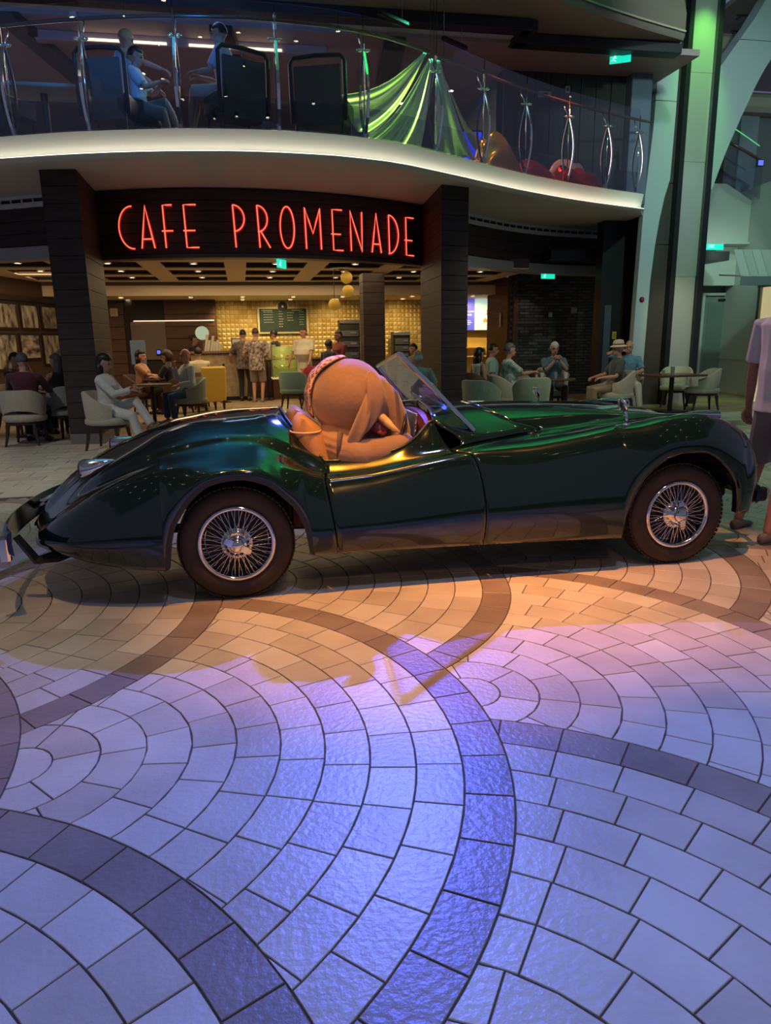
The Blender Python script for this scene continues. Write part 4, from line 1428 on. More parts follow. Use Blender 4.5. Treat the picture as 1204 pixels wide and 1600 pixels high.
def round_table(label, loc, r=.42, h=.74):
    t = thing('cafe_table', label, 'table', loc)
    MB().lathe([(.02, h - .035), (r - .03, h - .035), (r, h - .022), (r, h - .006), (r - .006, h), (.001, h)], n=32).obj('tabletop', TOPW, t, smooth=40)
    MB().tube([(0, 0, .02), (0, 0, h - .03)], .035, 12).obj('column', BLACK, t, smooth=40)
    MB().lathe([(.001, .03), (.05, .03), (.20, .018), (.24, .008), (.24, 0), (.001, 0)], n=24).obj('base', BLACK, t, smooth=30)
    return t
def cup(name, label, loc, m, h=.09, r=.036, cat='cup', handle=False, straw=False, lid=False):
    c = thing(name, label, cat, loc)
    MB().lathe([(.001, 0), (r * .8, 0), (r, h), (r * .92, h), (r * .74, .008), (.001, .008)], n=16).obj('bowl', m, c, smooth=40)
    if handle:
        MB().tube([(r * .88, 0, h * .25), (r + .02, 0, h * .3), (r + .026, 0, h * .6), (r * .95, 0, h * .82)], .006, 6).obj('handle', m, c, smooth=180)
    if straw:
        MB().tube([(.005, 0, .01), (-.012, 0, h + .08)], .004, 6).obj('straw', mat('straw_plastic', (.5, .5, .48), .4), c)
    if lid:
        MB().lathe([(r + .003, h - .002), (r + .003, h + .006), (r * .8, h + .014), (.001, h + .014)], n=16).obj('lid', mat('cup_lid', (.5, .48, .44), .4), c, smooth=40)
    return c
CERAM = mat('white_ceramic', (.62, .62, .58), .25)
PLAST = mat('clear_cup', (.55, .58, .56), .15, trans=.6)
R = math.radians

# left hand group
armchair('beige tub chair with an arched back gap, under the man in maroon', BEIGE, (-3.34, 11.90, 0), R(86))
person('man in a maroon sweater seen from behind in the beige chair', (-3.30, 11.97, 0), R(88), sit=.47, look=(R(88) * 0, .1), hair=('short', 'darkgrey'), top=cloth('maroon_knit', (.085, .018, .028)), sleeve='long', bottom=cloth('dark_trousers', (.015, .015, .018)), shoes=BLACK,
       hands={'L': (.42, .22, .80), 'R': (.42, -.22, .80)}, wide=1.1, feet={'L': (.35, .14, 0), 'R': (.35, -.14, 0)})
armchair('grey-beige tub chair carrying the grey-haired woman beside the left pillar', mat('grey_fabric', (.30, .30, .30), .75), (-2.98, 12.72, 0), R(140))
person('grey-haired woman in a black sleeveless top at the table by the left pillar', (-2.98, 12.74, 0), R(140), sit=.47, h=.95, look=(.25, .05), hair=('long', 'darkgrey'), skin='tan', top=cloth('black_top', (.008, .008, .010)), sleeve='none', bottom=cloth('dark_trousers', (.015, .015, .018)), shoes=BLACK, female=True,
       hands={'L': (.40, .10, .82), 'R': (.42, -.12, .80)})
person('dark-haired man in a charcoal shirt with a hand at his mouth under the pictures', (-3.86, 13.55, 0), R(-25), sit=.47, look=(-.1, .05), hair=('short', 'black'), skin='tan', top=cloth('charcoal_shirt', (.022, .024, .026)), bottom=cloth('dark_trousers', (.015, .015, .018)), shoes=BLACK,
       hands={'L': (.24, .04, 1.10), 'R': (.36, -.15, .80)})
person('person with curly fair hair in a dark green shirt beside the left pillar', (-3.14, 13.85, 0), R(160), sit=.47, look=(.2, 0), hair=('curly', 'blond'), top=cloth('bottle_green_shirt', (.025, .05, .025)), sleeve='long', bottom=cloth('dark_trousers', (.015, .015, .018)), shoes=BLACK, hands={'L': (.38, .15, .8), 'R': (.38, -.15, .8)})
armchair('tub chair under the man with a hand at his mouth', BEIGE, (-3.92, 13.57, 0), R(-25))
armchair('mustard tub chair behind the left pillar', YELF, (-3.08, 13.83, 0), R(160))
round_table('round dark table between the four guests by the pictures', (-3.58, 12.95, 0), .40)
cup('mug', 'small white mug on the table by the pictures', (-3.42, 12.8, .74), CERAM, handle=True)
cup('napkin_holder', 'red napkin box on the table by the pictures', (-3.62, 13.05, .74), mat('red_plastic', (.35, .02, .02), .4), .13, .06, 'napkin holder')

# woman in white
armchair('beige tub chair of the woman in white by the pillar', BEIGE, (-1.98, 11.0, 0), R(-14), gap=False)
WHITEC = cloth('white_cotton', (.62, .62, .58), (.56, .56, .53), 10)
pw_, hd_, _ = person('long-haired woman all in white looking at her phone', (-1.96, 11.0, 0), R(-14), sit=.47, h=.96, look=(.0, .28), lean=-.03, hair=('long', 'black'), skin='tan', top=WHITEC, sleeve='long', bottom=WHITEC, shoes=mat('sandal', (.12, .07, .04), .5), female=True, hem=.04,
       hands={'L': (.34, .09, .86), 'R': (.38, -.03, .84)}, feet={'L': (.62, .02, .25), 'R': (.50, -.10, 0)}, knees={'L': (1, 0, .5)})
ph_ = hd_['R']
o = thing('phone', 'smartphone in the hands of the woman in white', 'phone', (ph_.x + .09, ph_.y + .02, ph_.z + .01), R(-14))
MB().box((0, 0, .012), (.15, .075, .009), b=.003, ry=-.25).obj('case', mat('phone_case', (.30, .30, .32), .3), o)
MB().box((-.001, 0, .0172), (.138, .066, .001), ry=-.25).obj('screen', mat('phone_glass', (.02, .02, .025), .08), o)

# bald man drinking
armchair('sage green tub chair of the bald man drinking', SAGE, (-1.02, 14.35, 0), R(205), gap=False)
_, hd_, _ = person('bald man in a pale sweatshirt and jeans drinking from a white cup', (-1.04, 14.34, 0), R(205), sit=.47, look=(.05, .08), hair=('bald', 'grey'), skin='red', top=cloth('pale_sweatshirt', (.44, .52, .52), (.40, .48, .48), 6), sleeve='long', bottom=cloth('jeans', (.02, .07, .16), (.03, .09, .19), 12), shoes=mat('grey_shoe', (.2, .2, .2), .6), belly=.03,
       hands={'R': (.26, .02, 1.06), 'L': (.30, .22, .72)}, feet={'L': (.36, .12, 0), 'R': (.42, -.12, 0)})
w_ = hd_['R']
cup('cup', 'white cup at the lips of the bald man', (w_.x - .09, w_.y - .03, w_.z + .0), CERAM, .08, .045)
round_table('round dark table in front of the bald man drinking', (-1.72, 14.35, 0), .36)
# couple behind
person('woman in a tan top with crossed arms at a table deep in the cafe', (-2.18, 16.5, 0), R(-15), sit=.47, h=.95, look=(.1, 0), hair=('long', 'black'), skin='red', top=cloth('tan_top', (.48, .24, .14)), sleeve='short', bottom=cloth('brown_trousers', (.10, .05, .03)), shoes=mat('cream_shoe', (.5, .42, .3), .5), female=True, hands={'L': (.34, -.10, .80), 'R': (.36, .08, .80)}, wide=1.15)
person('person with dark curly hair in black facing the woman in tan', (-1.50, 16.15, 0), R(160), sit=.47, h=.92, look=(.1, .1), lean=.15, hair=('curly', 'brown'), skin='tan', top=cloth('black_top', (.008, .008, .010)), bottom=cloth('dark_trousers', (.015, .015, .018)), shoes=BLACK, hands={'L': (.4, .1, .78), 'R': (.4, -.1, .78)})
round_table('round dark table between the woman in tan and the curly-haired person', (-1.84, 16.35, 0), .30)
for x, y, a, l in ((-2.25, 16.53, -15, 'dark tub chair under the woman in tan'), (-1.44, 16.12, 160, 'dark tub chair under the curly-haired person in black')):
    armchair(l, mat('brown_fabric', (.10, .05, .035), .7), (x, y, 0), R(a))
person('dark-haired guest in a cream shirt seen from behind next to the mustard chair', (-.98, 17.15, 0), R(110), sit=.47, hair=('short', 'black'), skin='tan', top=cloth('cream_shirt', (.58, .50, .32)), bottom=cloth('dark_trousers', (.015, .015, .018)), shoes=BLACK, hands={'L': (.4, .15, .78), 'R': (.4, -.15, .78)})
armchair('brown tub chair under the guest in cream', mat('brown_fabric', (.10, .05, .035), .7), (-.98, 17.2, 0), R(110))
# mustard wing chair
c = thing('lounge_chair', 'tall mustard yellow lounge chair seen from behind', 'chair', (-.76, 16.45, 0), R(115))
MB().box((-.27, 0, .60), (.11, .54, .76), b=.05, ry=-.10).obj('backrest', YELF, c, smooth=40)
MB().box((.02, 0, .33), (.58, .52, .20), b=.05).obj('seat', YELF, c, smooth=40)
for s_ in (1, -1):
    MB().box((.0, s_ * .25, .45), (.52, .09, .30), b=.035).obj('armrest', YELF, c, smooth=40)
    for sx in (.22, -.26):
        MB().loft([[(sx + x * w, s_ * .21 + y * w, z) for x, y in ((-1, -1), (1, -1), (1, 1), (-1, 1))] for z, w in ((0, .014), (.24, .026))]).obj('leg', LEG, c)
# empty chairs
armchair('empty teal tub chair behind the car seats', TEAL, (1.08, 16.2, 0), R(70), gap=False)
armchair('empty dark red tub chair in front of the pastry case', REDF, (1.62, 17.1, 0), R(250), gap=False, hgt=.90)

# counter
ctr = thing('counter', 'service counter with mottled stone front and dark wood end', 'counter', (-.62, 19.65, 0))
MB().box((0, 0, .60), (1.36, .60, 1.20), b=.01).obj('front', mat('mottled_stone', (.30, .21, .11), .4, col2=(.44, .33, .19), scale=7, detail=8), ctr)
MB().box((0, -.03, 1.235), (1.44, .72, .06), b=.012).obj('countertop', mat('countertop', (.20, .13, .08), .25), ctr)
MB().box((0, -.01, .05), (1.38, .62, .1), b=.005).obj('kick_plate', BLACK, ctr)
lc = thing('low_counter', 'dark wood service counter behind the queue', 'counter', (1.5, 20.15, 0))
MB().box((0, 0, .5), (2.6, .5, 1.0), b=.01).obj('front', WOOD_IN, lc)
MB().box((0, -.02, 1.02), (2.68, .58, .05), b=.01).obj('countertop', mat('countertop', (.20, .13, .08), .25), lc)
person('attendant in black with tied-back hair behind the stone counter', (-1.25, 20.25, 0), R(-20), h=.97, look=(0, .1), hair=('bun', 'brown'), skin='tan', top=cloth('black_top', (.008, .008, .010)), bottom=cloth('dark_trousers', (.015, .015, .018)), shoes=BLACK, female=True, hands={'L': (.3, .12, 1.15), 'R': (.3, -.1, 1.15)})
MINT = mat('mint_disc', (.50, .66, .56), .5, emit=(.55, .85, .70), estr=.25)
d_ = thing('disc_lamp', 'round pale mint disc lamp standing on the stone counter', 'lamp', (-1.0, 19.86, 1.265))
MB().lathe([(.001, -.015), (.17, -.015), (.178, 0), (.17, .015), (.001, .015)], (0, 0, .46), 'Y', 32).obj('shade', MINT, d_, smooth=40)
MB().tube([(0, 0, .01), (0, 0, .30)], .012, 8).obj('stem', CHROME, d_)
MB().lathe([(.001, .012), (.06, .012), (.07, 0), (.001, 0)], n=18).obj('base', CHROME, d_)
CUPM = mat('paper_cup', (.72, .68, .58), .6)
for k, (dx, hh) in enumerate(((0, .44), (.06, .30), (.13, .40), (.19, .26), (.25, .30), (.31, .20))):
    c = thing('cup_stack', ('tallest' if k == 0 else 'second tallest' if k == 2 else 'shortest' if k == 5 else ['', 'second', '', 'fourth', 'fifth'][k]) + ' leaning stack of white paper cups counted from the mint disc' if k not in (0, 2, 5) else ('tallest' if k == 0 else 'second tallest' if k == 2 else 'shortest') + ' leaning stack of white paper cups beside the mint disc', 'cups', (-.93 + dx * 1.15, 19.52, 1.265), 0)
    mb = MB()
    prof = []
    nn = int(hh / .035)
    for q in range(nn):
        prof += [(.030 + .002 * (q % 2), q * .035), (.040, q * .035 + .032), (.037, q * .035 + .035)]
    mb.lathe([(.001, 0)] + prof + [(.001, nn * .035)], n=12)
    mb.v = [(x + z * .18, y, z) for x, y, z in mb.v]
    mb.obj('cups', CUPM, c, smooth=30)
sg_ = thing('menu_stand', 'framed white notice standing at the end of the stone counter', 'notice', (-.13, 19.5, 1.265), 0)
MB().box((0, 0, .16), (.26, .02, .32), b=.004, rx=-.1).obj('frame', BLACK, sg_)
MB().box((0, -.014, .16), (.21, .004, .27), rx=-.1).obj('paper', mat('paper_white', (.66, .62, .52), .6), sg_)
for k, (x, cn, cc, l) in enumerate(((.12, 'orange_box', (.6, .18, .04), 'small orange snack box beside the framed notice'), (.24, 'teal_box', (.05, .30, .32), 'small teal snack box beside the orange box'), (.34, 'redbox', (.5, .05, .04), 'small red snack box at the counter end'))):
    t = thing('snack_box', l, 'box', (x, 20.1, 1.045))
    MB().box((0, 0, .12), (.09, .07, .24), b=.004).obj('carton', mat(cn, cc, .5), t)
    MB().box((0, -.037, .15), (.06, .002, .07)).obj('front_label', mat('box_label', (.6, .55, .4), .6), t)
# pastry case
pc = thing('pastry_case', 'glass pastry display case lit inside', 'display case', (1.08, 19.55, 0))
MB().box((0, 0, .26), (.66, .60, .52), b=.01).obj('cabinet', WOOD_IN, pc)
MB().box((0, 0, .535), (.70, .64, .035), b=.005).obj('tray', mat('lit_tray', (.6, .55, .35), .4, emit=(1, .8, .35), estr=.4), pc)
GL = glass('case_glass', (.95, .98, .92), 1.0)
for nm, c, d in (('front_pane', (0, -.30, .95), (.64, .008, .8)), ('side_pane', (-.325, 0, .95), (.008, .6, .8)), ('side_pane', (.325, 0, .95), (.008, .6, .8)), ('top_pane', (0, 0, 1.355), (.66, .62, .008))):
    MB().box(c, d).obj(nm, GL, pc)
for x in (-.325, .325):
    for y in (-.30, .30):
        MB().box((x, y, .955), (.022, .022, .82), b=.003).obj('post', STEEL, pc)
MB().box((0, .305, .955), (.64, .01, .8)).obj('back_panel', mat('case_back', (.30, .28, .10), .4), pc)
for z in (.80, 1.07):
    MB().box((0, 0, z), (.62, .56, .010)).obj('shelf', glass('shelf_glass', (.85, .95, .85), 1.0), pc)
point('case_lamp', (1.08, 19.45, 1.30), 5, (1.0, .85, .35), .05)
point('case_lamp_low', (1.08, 19.45, .98), 3, (1.0, .85, .35), .05)
n_p = 0
for z, row in ((.5525, 'on the tray'), (.805, 'on the lower shelf'), (1.075, 'on the upper shelf')):
    for k in range(4):
        x = .84 + k * .16
        t = thing('pastry', ['golden bun', 'pale cream roll', 'brown croissant', 'yellow cake slice'][k] + ' ' + row + ' of the pastry case', 'pastry', (x, 19.42, z), .4 * k)
        mm = mat(['bun_crust', 'cream_roll', 'croissant_crust', 'cake_yellow'][k], [(.55, .30, .07), (.68, .56, .28), (.40, .19, .05), (.70, .55, .10)][k], .5)
        if k == 3:
            MB().prism([(-.05, -.03), (.06, 0), (-.05, .03)], 0, .07).obj('slice', mm, t)
        elif k == 2:
            MB().tube([(-.05, .02, .025), (-.03, -.01, .035), (0, -.02, .038), (.03, -.01, .035), (.05, .02, .025)], [.012, .026, .034, .026, .012], 10, round_ends=True).obj('crust', mm, t, smooth=180)
        else:
            MB().ball((0, 0, .032), .05, 12, 8, (1, .8, .64)).obj('crust', mm, t, smooth=180)
# chalk menu board
mbd = thing('menu_board', 'dark green chalk menu board with arched crest on the brass tile wall', 'menu board', (1.215, 21.5, 1.70))
outl = [(-.72, 0), (.72, 0), (.72, .74), (.17, .74)] + [(.17 * math.cos(a), .76 + .12 * math.sin(a)) for a in np.linspace(0, pi, 13)] + [(-.17, .74), (-.72, .74)]
MB().prism(outl, 0, .05, lambda x, y, z: (x, -z, y)).obj('frame', mat('cream_frame', (.60, .52, .34), .5), mbd, fix=True)
inn = [(-.67, .05), (.67, .05), (.67, .69), (-.67, .69)]
MB().prism(inn, .045, .056, lambda x, y, z: (x, -z, y)).obj('slate', mat('slate_green', (.022, .045, .040), .7, col2=(.03, .06, .052), scale=6), mbd, fix=True)
MB().lathe([(.001, -.062), (.135, -.062), (.14, -.05)], (0, 0, .75), 'Y', 24).obj('crest', mat('slate_dark', (.012, .016, .016), .6), mbd)
MB().ball((0, -.064, .755), .035, 10, 6, (.8, .1, 1)).obj('emblem', mat('chalk', (.60, .60, .54), .8), mbd)
ck = MB()
for x0, x1, z0, n in ((-.55, -.30, .60, 5), (-.12, -.02, .62, 7), (.12, .28, .58, 4), (.46, .58, .60, 6)):
    for k in range(n):
        z = z0 - k * .07
        if z > .08:
            q = 0
            while x0 + q < x1:
                w = rng.uniform(.015, .05)
                ck.box((x0 + q + w / 2, -.0575, z), (w, .002, .012))
                q += w + .012
ck.box((-.45, -.0575, .645), (.30, .002, .012)); ck.box((.40, -.0575, .645), (.30, .002, .012))
stuff(ck.obj('chalk_lines', mat('chalk', (.60, .60, .54), .8), mbd))
for k, (x, hh) in enumerate(((.62, .36), (.74, .40), (.86, .34), (1.12, .30), (1.26, .30), (1.40, .26))):
    c = thing('cup_tower', ['first', 'second', 'third', 'fourth', 'fifth', 'last'][k] + ' upright stack of paper cups under the menu board, counting from the barista side' if k else 'upright stack of paper cups under the menu board nearest the barista', 'cups', (x, 20.25, 1.045))
    MB().lathe([(.001, 0), (.042, 0), (.05, hh), (.045, hh + .01), (.001, hh + .01)], n=14).obj('cups', CUPM, c, smooth=40)
    MB().lathe([(.052, hh - .02), (.053, hh), (.05, hh + .004)], n=14).obj('rim', CUPM, c)
# ovens / coffee machines along the back
for x, w, z0, z1, l in ((3.06, .58, .95, 2.05, 'steel framed black coffee machine rack left of the inner pillar'), (4.58, .5, .9, 1.70, 'steel framed black rack right of the inner pillar')):
    r_ = thing('machine_rack', l, 'coffee machine', (x, 21.05, 0))
    MB().box((0, 0, z0 / 2), (w + .2, .5, z0), b=.01).obj('cabinet', WOOD_IN, r_)
    MB().box((0, .05, (z0 + z1) / 2), (w, .4, z1 - z0), b=.01).obj('body', BLACK, r_)
    MB().box((0, -.16, z1 - .05), (w, .06, .1), b=.01).obj('hood', mat('warm_steel', (.75, .66, .45), .25, 1.0), r_)
    for k in range(3):
        MB().box((0, -.165, z0 + .12 + k * (z1 - z0 - .2) / 3), (w - .08, .03, .16), b=.008).obj('module', DARKGREY, r_)
        MB().box((.1, -.185, z0 + .14 + k * (z1 - z0 - .2) / 3), (w * .3, .01, .05)).obj('display', STEEL, r_)
# people at the counter
PRINT = cloth('tropical_print', (.50, .40, .32), (.075, .05, .05), 16, detail=4)
person('man in a leafy print shirt and grey shorts at the counter, back turned', (.34, 18.55, 0), R(78), h=1.05, look=(.3, .1), hair=('crop', 'brown'), skin='red', top=PRINT, bottom=cloth('grey_shorts', (.22, .18, .14)), legs='short', shoes=mat('grey_trainer', (.22, .20, .18), .6), belly=.02, hands={'L': (.28, .20, 1.12), 'R': (.25, -.16, 1.10)}, wide=1.1, hem=.08)
person('man in a dark print shirt leaning on the counter beside the leafy print shirt', (.02, 19.0, 0), R(75), h=1.04, lean=.12, look=(.2, .1), hair=('crop', 'black'), skin='red', top=cloth('dim_print', (.20, .15, .13), (.06, .04, .04), 14), bottom=cloth('dark_trousers', (.015, .015, .018)), shoes=BLACK, hands={'L': (.25, .40, .98), 'R': (.35, -.15, 1.0)}, hem=.06)
person('barista in black with a black cap under the menu board', (.92, 20.75, 0), R(150), h=1.03, look=(.4, .1), hair=('crop', 'black'), skin='tan', top=cloth('black_top', (.008, .008, .010)), bottom=cloth('dark_trousers', (.015, .015, .018)), shoes=BLACK, hands={'L': (.3, .18, 1.05), 'R': (.3, -.12, 1.05)}, hat=('cap', BLACK))
_, _, hp_ = person('large smiling man in a white polo and lanyard beside the pastry case', (1.58, 18.9, 0), R(-125), h=1.06, look=(-.25, .15), hair=('crop', 'brown'), skin='red', top=cloth('white_polo', (.60, .54, .42), (.54, .48, .37), 5), bottom=cloth('cream_trousers', (.50, .42, .28)), shoes=BLACK, belly=.10, wide=1.2, hem=.10, hands={'L': (.30, .30, .95), 'R': (.16, -.40, .88)})
person('woman with dark skin in a maroon wrap standing behind the elephant', (2.30, 17.5, 0), R(-140), h=.99, look=(-.2, .05), hair=('crop', 'black'), skin='brown', top=cloth('maroon_wrap', (.14, .02, .025)), sleeve='long', bottom=cloth('dark_trousers', (.015, .015, .018)), shoes=BLACK, female=True, hands={'L': (.22, -.05, 1.18), 'R': (.25, .12, 1.12)})
person('guest in a black jacket standing next to the maroon wrap', (1.98, 17.05, 0), R(40), h=.86, look=(.2, .0), hair=('short', 'black'), skin='brown', top=cloth('black_top', (.008, .008, .010)), sleeve='long', bottom=cloth('dark_trousers', (.015, .015, .018)), shoes=BLACK, hands={'L': (.2, .2, .8), 'R': (.2, -.2, .8)})
person('dark-haired seated guest in a grey shirt right of the inner pillar', (4.2, 17.75, 0), R(200), sit=.47, hair=('short', 'black'), skin='tan', top=cloth('grey_shirt', (.12, .12, .12)), bottom=cloth('dark_trousers', (.015, .015, .018)), shoes=BLACK)
armchair('brown tub chair right of the inner pillar', mat('brown_fabric', (.10, .05, .035), .7), (4.26, 17.77, 0), R(200))
person('bald guest in a pale green shirt seen through the windscreen', (2.72, 11.25, 0), R(75), sit=.47, h=.92, hair=('fringe', 'white'), skin='red', top=cloth('pale_green_shirt', (.30, .40, .34)), bottom=cloth('khaki_trousers', (.25, .20, .12)), shoes=BLACK, hands={'L': (.3, .2, .75), 'R': (.3, -.2, .75)})
armchair('beige tub chair of the bald guest behind the windscreen', BEIGE, (2.70, 11.20, 0), R(75), gap=False)
# queue barrier
for k, (x, y, l) in enumerate(((-.48, 18.75, 'black queue barrier post nearest the mustard chair'), (.62, 19.05, 'black queue barrier post behind the leafy print shirt'))):
    b_ = thing('barrier_post', l, 'barrier post', (x, y, 0))
    MB().tube([(0, 0, .02), (0, 0, .96)], .028, 12).obj('post', BLACK, b_, smooth=40)
    MB().lathe([(.001, .03), (.05, .028), (.15, .012), (.15, 0), (.001, 0)], n=20).obj('base', BLACK, b_, smooth=30)
    if k == 0:
        MB().box((.0, .45, .90), (.006, .86, .05)).obj('belt', mat('belt_black', (.02, .02, .02), .7), b_)
# pendant globes
GLB = mat('amber_globe', (.40, .25, .03), .5, col2=(.30, .18, .02), scale=60, emit=(1.0, .55, .06), estr=.16)
for k, (x, y, z, l) in enumerate(((2.23, 15.5, 2.76, 'highest amber mesh globe pendant'), (2.25, 15.45, 2.485, 'middle amber mesh globe pendant'), (1.96, 15.5, 2.22, 'lowest amber mesh globe pendant'))):
    g_ = thing('pendant_lamp', l + ' in front of the inner pillar', 'pendant lamp', (x, y, 2.95))
    MB().ball((0, 0, z - 2.95), .125, 18, 12).obj('globe', GLB, g_, smooth=180)
    MB().tube([(0, 0, z - 2.95 + .12), (0, 0, -.0)], .006, 6).obj('cord', BLACK, g_)
o = thing('pendant_canopy', 'round ceiling plate holding the three amber globes', 'ceiling plate', (2.14, 15.5, 2.95))
MB().lathe([(.001, -.03), (.27, -.03), (.28, -.015), (.28, .0), (.001, .0)], n=28).obj('plate', mat('canopy_plate', (.45, .38, .28), .4), o, smooth=30)
MB().lathe([(.001, -.05), (.06, -.045), (.07, -.03)], n=16).obj('boss', BLACK, o)
# wall fittings in the recess on the left
o = thing('speaker_box', 'small cream wall box high on the dark wall left of the counter', 'wall box', (-3.28, 20.70, 2.30))
MB().box((0, 0, 0), (.20, .10, .22), b=.04).obj('housing', mat('cream_plastic', (.55, .48, .36), .5), o)
MB().box((0, -.052, 0), (.12, .004, .12)).obj('face', mat('cream_face', (.45, .39, .30), .6), o)
o = thing('info_stand', 'upright dark info screen on a post left of the counter', 'screen', (-2.42, 18.2, 0))
MB().tube([(0, 0, 0), (0, 0, 1.0)], .03, 8).obj('post', BLACK, o)
MB().box((0, 0, .015), (.36, .30, .03), b=.005).obj('base', BLACK, o)
MB().box((0, -.02, 1.28), (.34, .05, .56), b=.01).obj('screen', mat('dim_screen', (.08, .10, .11), .3, emit=(.25, .32, .35), estr=.12), o)
MB().ball((0, -.046, 1.22), .05, 10, 6, (1, .1, 1)).obj('emblem', mat('dim_emblem', (.35, .40, .38), .5), o)
o = thing('card_reader', 'small blue lit card reader on the smoky panel', 'card reader', (-2.22, 20.70, 1.24))
MB().box((0, 0, 0), (.12, .05, .16), b=.01).obj('case', BLACK, o)
MB().box((0, -.027, .01), (.09, .004, .09)).obj('display', mat('blue_lcd', (.02, .03, .3), .4, emit=(.12, .18, 1.0), estr=1.2), o)

# framed black and white pictures: one thing each, with a print of its own
PF = mat('picture_frame', (.018, .010, .007), .4)
PRN = [mat('bw_print_%s' % n, a, .4, col2=b, scale=s, stretch=st, detail=5) for n, a, b, s, st in (('ship', (.030, .026, .022), (.40, .34, .26), 2.6, (1, 1, 3)), ('crowd', (.02, .018, .015), (.34, .29, .22), 4, (2, 2, .8)), ('tower', (.44, .38, .29), (.04, .035, .03), 3.5, (2, 2, .7)), ('statue', (.38, .33, .25), (.03, .026, .022), 4.5, (1.5, 1.5, 1)))]
PICS = [(-.6, 1.60, 1.83, 2.42, 0, 'wide black and white picture of a liner, top row, outer end'), (1.70, 2.72, 1.83, 2.42, 1, 'black and white picture of standing figures, top row'), (2.85, 3.62, 1.83, 2.42, 2, 'narrow black and white picture, top row, third along'), (3.75, 4.5, 1.83, 2.42, 3, 'narrow dark picture at the inner end of the top row'),
        (-.6, .62, 1.15, 1.76, 2, 'pale picture with a mast, middle row, outer end'), (.74, 2.55, .95, 1.76, 3, 'large picture of two statues, middle row'), (2.68, 3.55, 1.15, 1.76, 0, 'picture of a quayside, middle row, right of the statues'), (3.68, 4.5, 1.0, 1.76, 2, 'pale picture at the inner end of the middle row')]
for u0, u1, z0, z1, m_, l in PICS:
    o = thing('picture', l, 'picture', pw(u0, 0, 0))
    f = lambda u, d, z, u0=u0: tuple(Vector(pw(u, d, z)) - Vector(pw(u0, 0, 0)))
    g_ = .05
    MB().prism([(u0, 0), (u1, 0), (u1, .035), (u0, .035)], z0, z1, f).obj('frame', PF, o, fix=True)
    MB().prism([(u0 + g_, .034), (u1 - g_, .034), (u1 - g_, .039), (u0 + g_, .039)], z0 + g_, z1 - g_, f).obj('print', PRN[m_], o, fix=True)
spot('picture_lamp', (-4.2, 15.8, 2.9), (-5.0, 17.2, 1.6), 40, (1.0, .72, .45), 95, .8, .1)
o = struct(MB().prism([(-1.5, 0), (6, 0), (6, .06), (-1.5, .06)], 2.46, 2.58, pw).obj('trim_picture_rail', PF))

# ------------------------------------------------------------------ right hand group under the soffit
armchair('sage tub chair in front of the right pillar', SAGE, (3.80, 11.3, 0), R(40), gap=False)
armchair('empty beige tub chair with its broad back to the car bonnet', SAGE, (4.80, 11.62, 0), R(85), gap=False)
armchair('beige tub chair of the man in the leaf print shirt', BEIGE, (4.66, 12.5, 0), R(-5), gap=False)
armchair('sage tub chair behind the man in the leaf print shirt', SAGE, (5.35, 13.75, 0), R(-80), gap=False)
HAW = cloth('leaf_print', (.55, .60, .54), (.12, .26, .20), 15, detail=4)
person('grey-haired man in a white and green leaf print shirt at the round table', (4.70, 12.5, 0), R(-5), sit=.47, h=1.02, look=(.05, .1), hair=('short', 'darkgrey'), skin='red', top=HAW, bottom=cloth('khaki_trousers', (.25, .20, .12)), shoes=BLACK, hands={'L': (.42, .12, .86), 'R': (.46, -.02, .88)}, belly=.03)
armchair('beige tub chair of the white-haired man', BEIGE, (6.02, 13.55, 0), R(-100), gap=False, hgt=.9)
person('white-haired man in a blue polo with folded hands at his mouth', (6.01, 13.5, 0), R(-100), sit=.47, h=1.03, look=(.02, .12), lean=.10, hair=('short', 'white'), skin='tan', top=cloth('blue_polo', (.07, .13, .17)), bottom=cloth('dark_trousers', (.015, .015, .018)), shoes=BLACK, hands={'L': (.34, .03, 1.07), 'R': (.34, -.03, 1.07)}, poles={'L': (.2, .6, -1), 'R': (.2, -.6, -1)}, curl=.9)
armchair('beige tub chair of the man in the bucket hat', BEIGE, (6.90, 12.55, 0), R(172), gap=False, hgt=.86)
person('man in a pale bucket hat and dark grey polo, leaning back', (6.84, 12.56, 0), R(172), sit=.47, h=1.0, lean=-.12, look=(0, .05), hair=('crop', 'white'), skin='red', top=cloth('slate_polo', (.05, .07, .075)), bottom=cloth('khaki_trousers', (.25, .20, .12)), shoes=BLACK, hands={'L': (.30, .16, .74), 'R': (.34, -.14, .74)}, hat=('bucket', cloth('straw_hat', (.52, .46, .35))))
armchair('beige tub chair of the bald man in the light blue shirt', BEIGE, (7.70, 13.62, 0), R(-120), gap=False)
person('bald bearded man in a light blue print shirt and white trousers', (7.68, 13.6, 0), R(-112), sit=.47, h=1.03, look=(-.25, .12), hair=('fringe', 'darkgrey'), skin='red', top=cloth('sky_print', (.14, .30, .44), (.09, .20, .32), 22), bottom=cloth('white_trousers', (.50, .55, .45)), shoes=mat('white_shoe', (.5, .5, .48), .6), hands={'R': (.16, -.16, 1.2), 'L': (.40, .16, .80)}, feet={'L': (.45, .22, 0), 'R': (.40, -.1, 0)})
round_table('round dark table with two white mugs in the right hand group', (5.62, 12.72, 0), .46)
cup('mug', 'white mug on the round table nearest the leaf print shirt', (5.38, 12.55, .74), CERAM, .11, .042, handle=True)
cup('mug', 'white mug on the round table nearest the white-haired man', (5.88, 12.62, .74), CERAM, .11, .042, handle=True)
cup('glass', 'clear tumbler between the two mugs', (5.66, 12.58, .74), PLAST, .12, .035, 'glass')
t = thing('square_table', 'square dark walnut table carrying the clear cup with a straw', 'table', (8.28, 12.95, 0), R(4))
MB().box((0, 0, .72), (1.05, .75, .04), b=.006).obj('tabletop', TOPW, t)
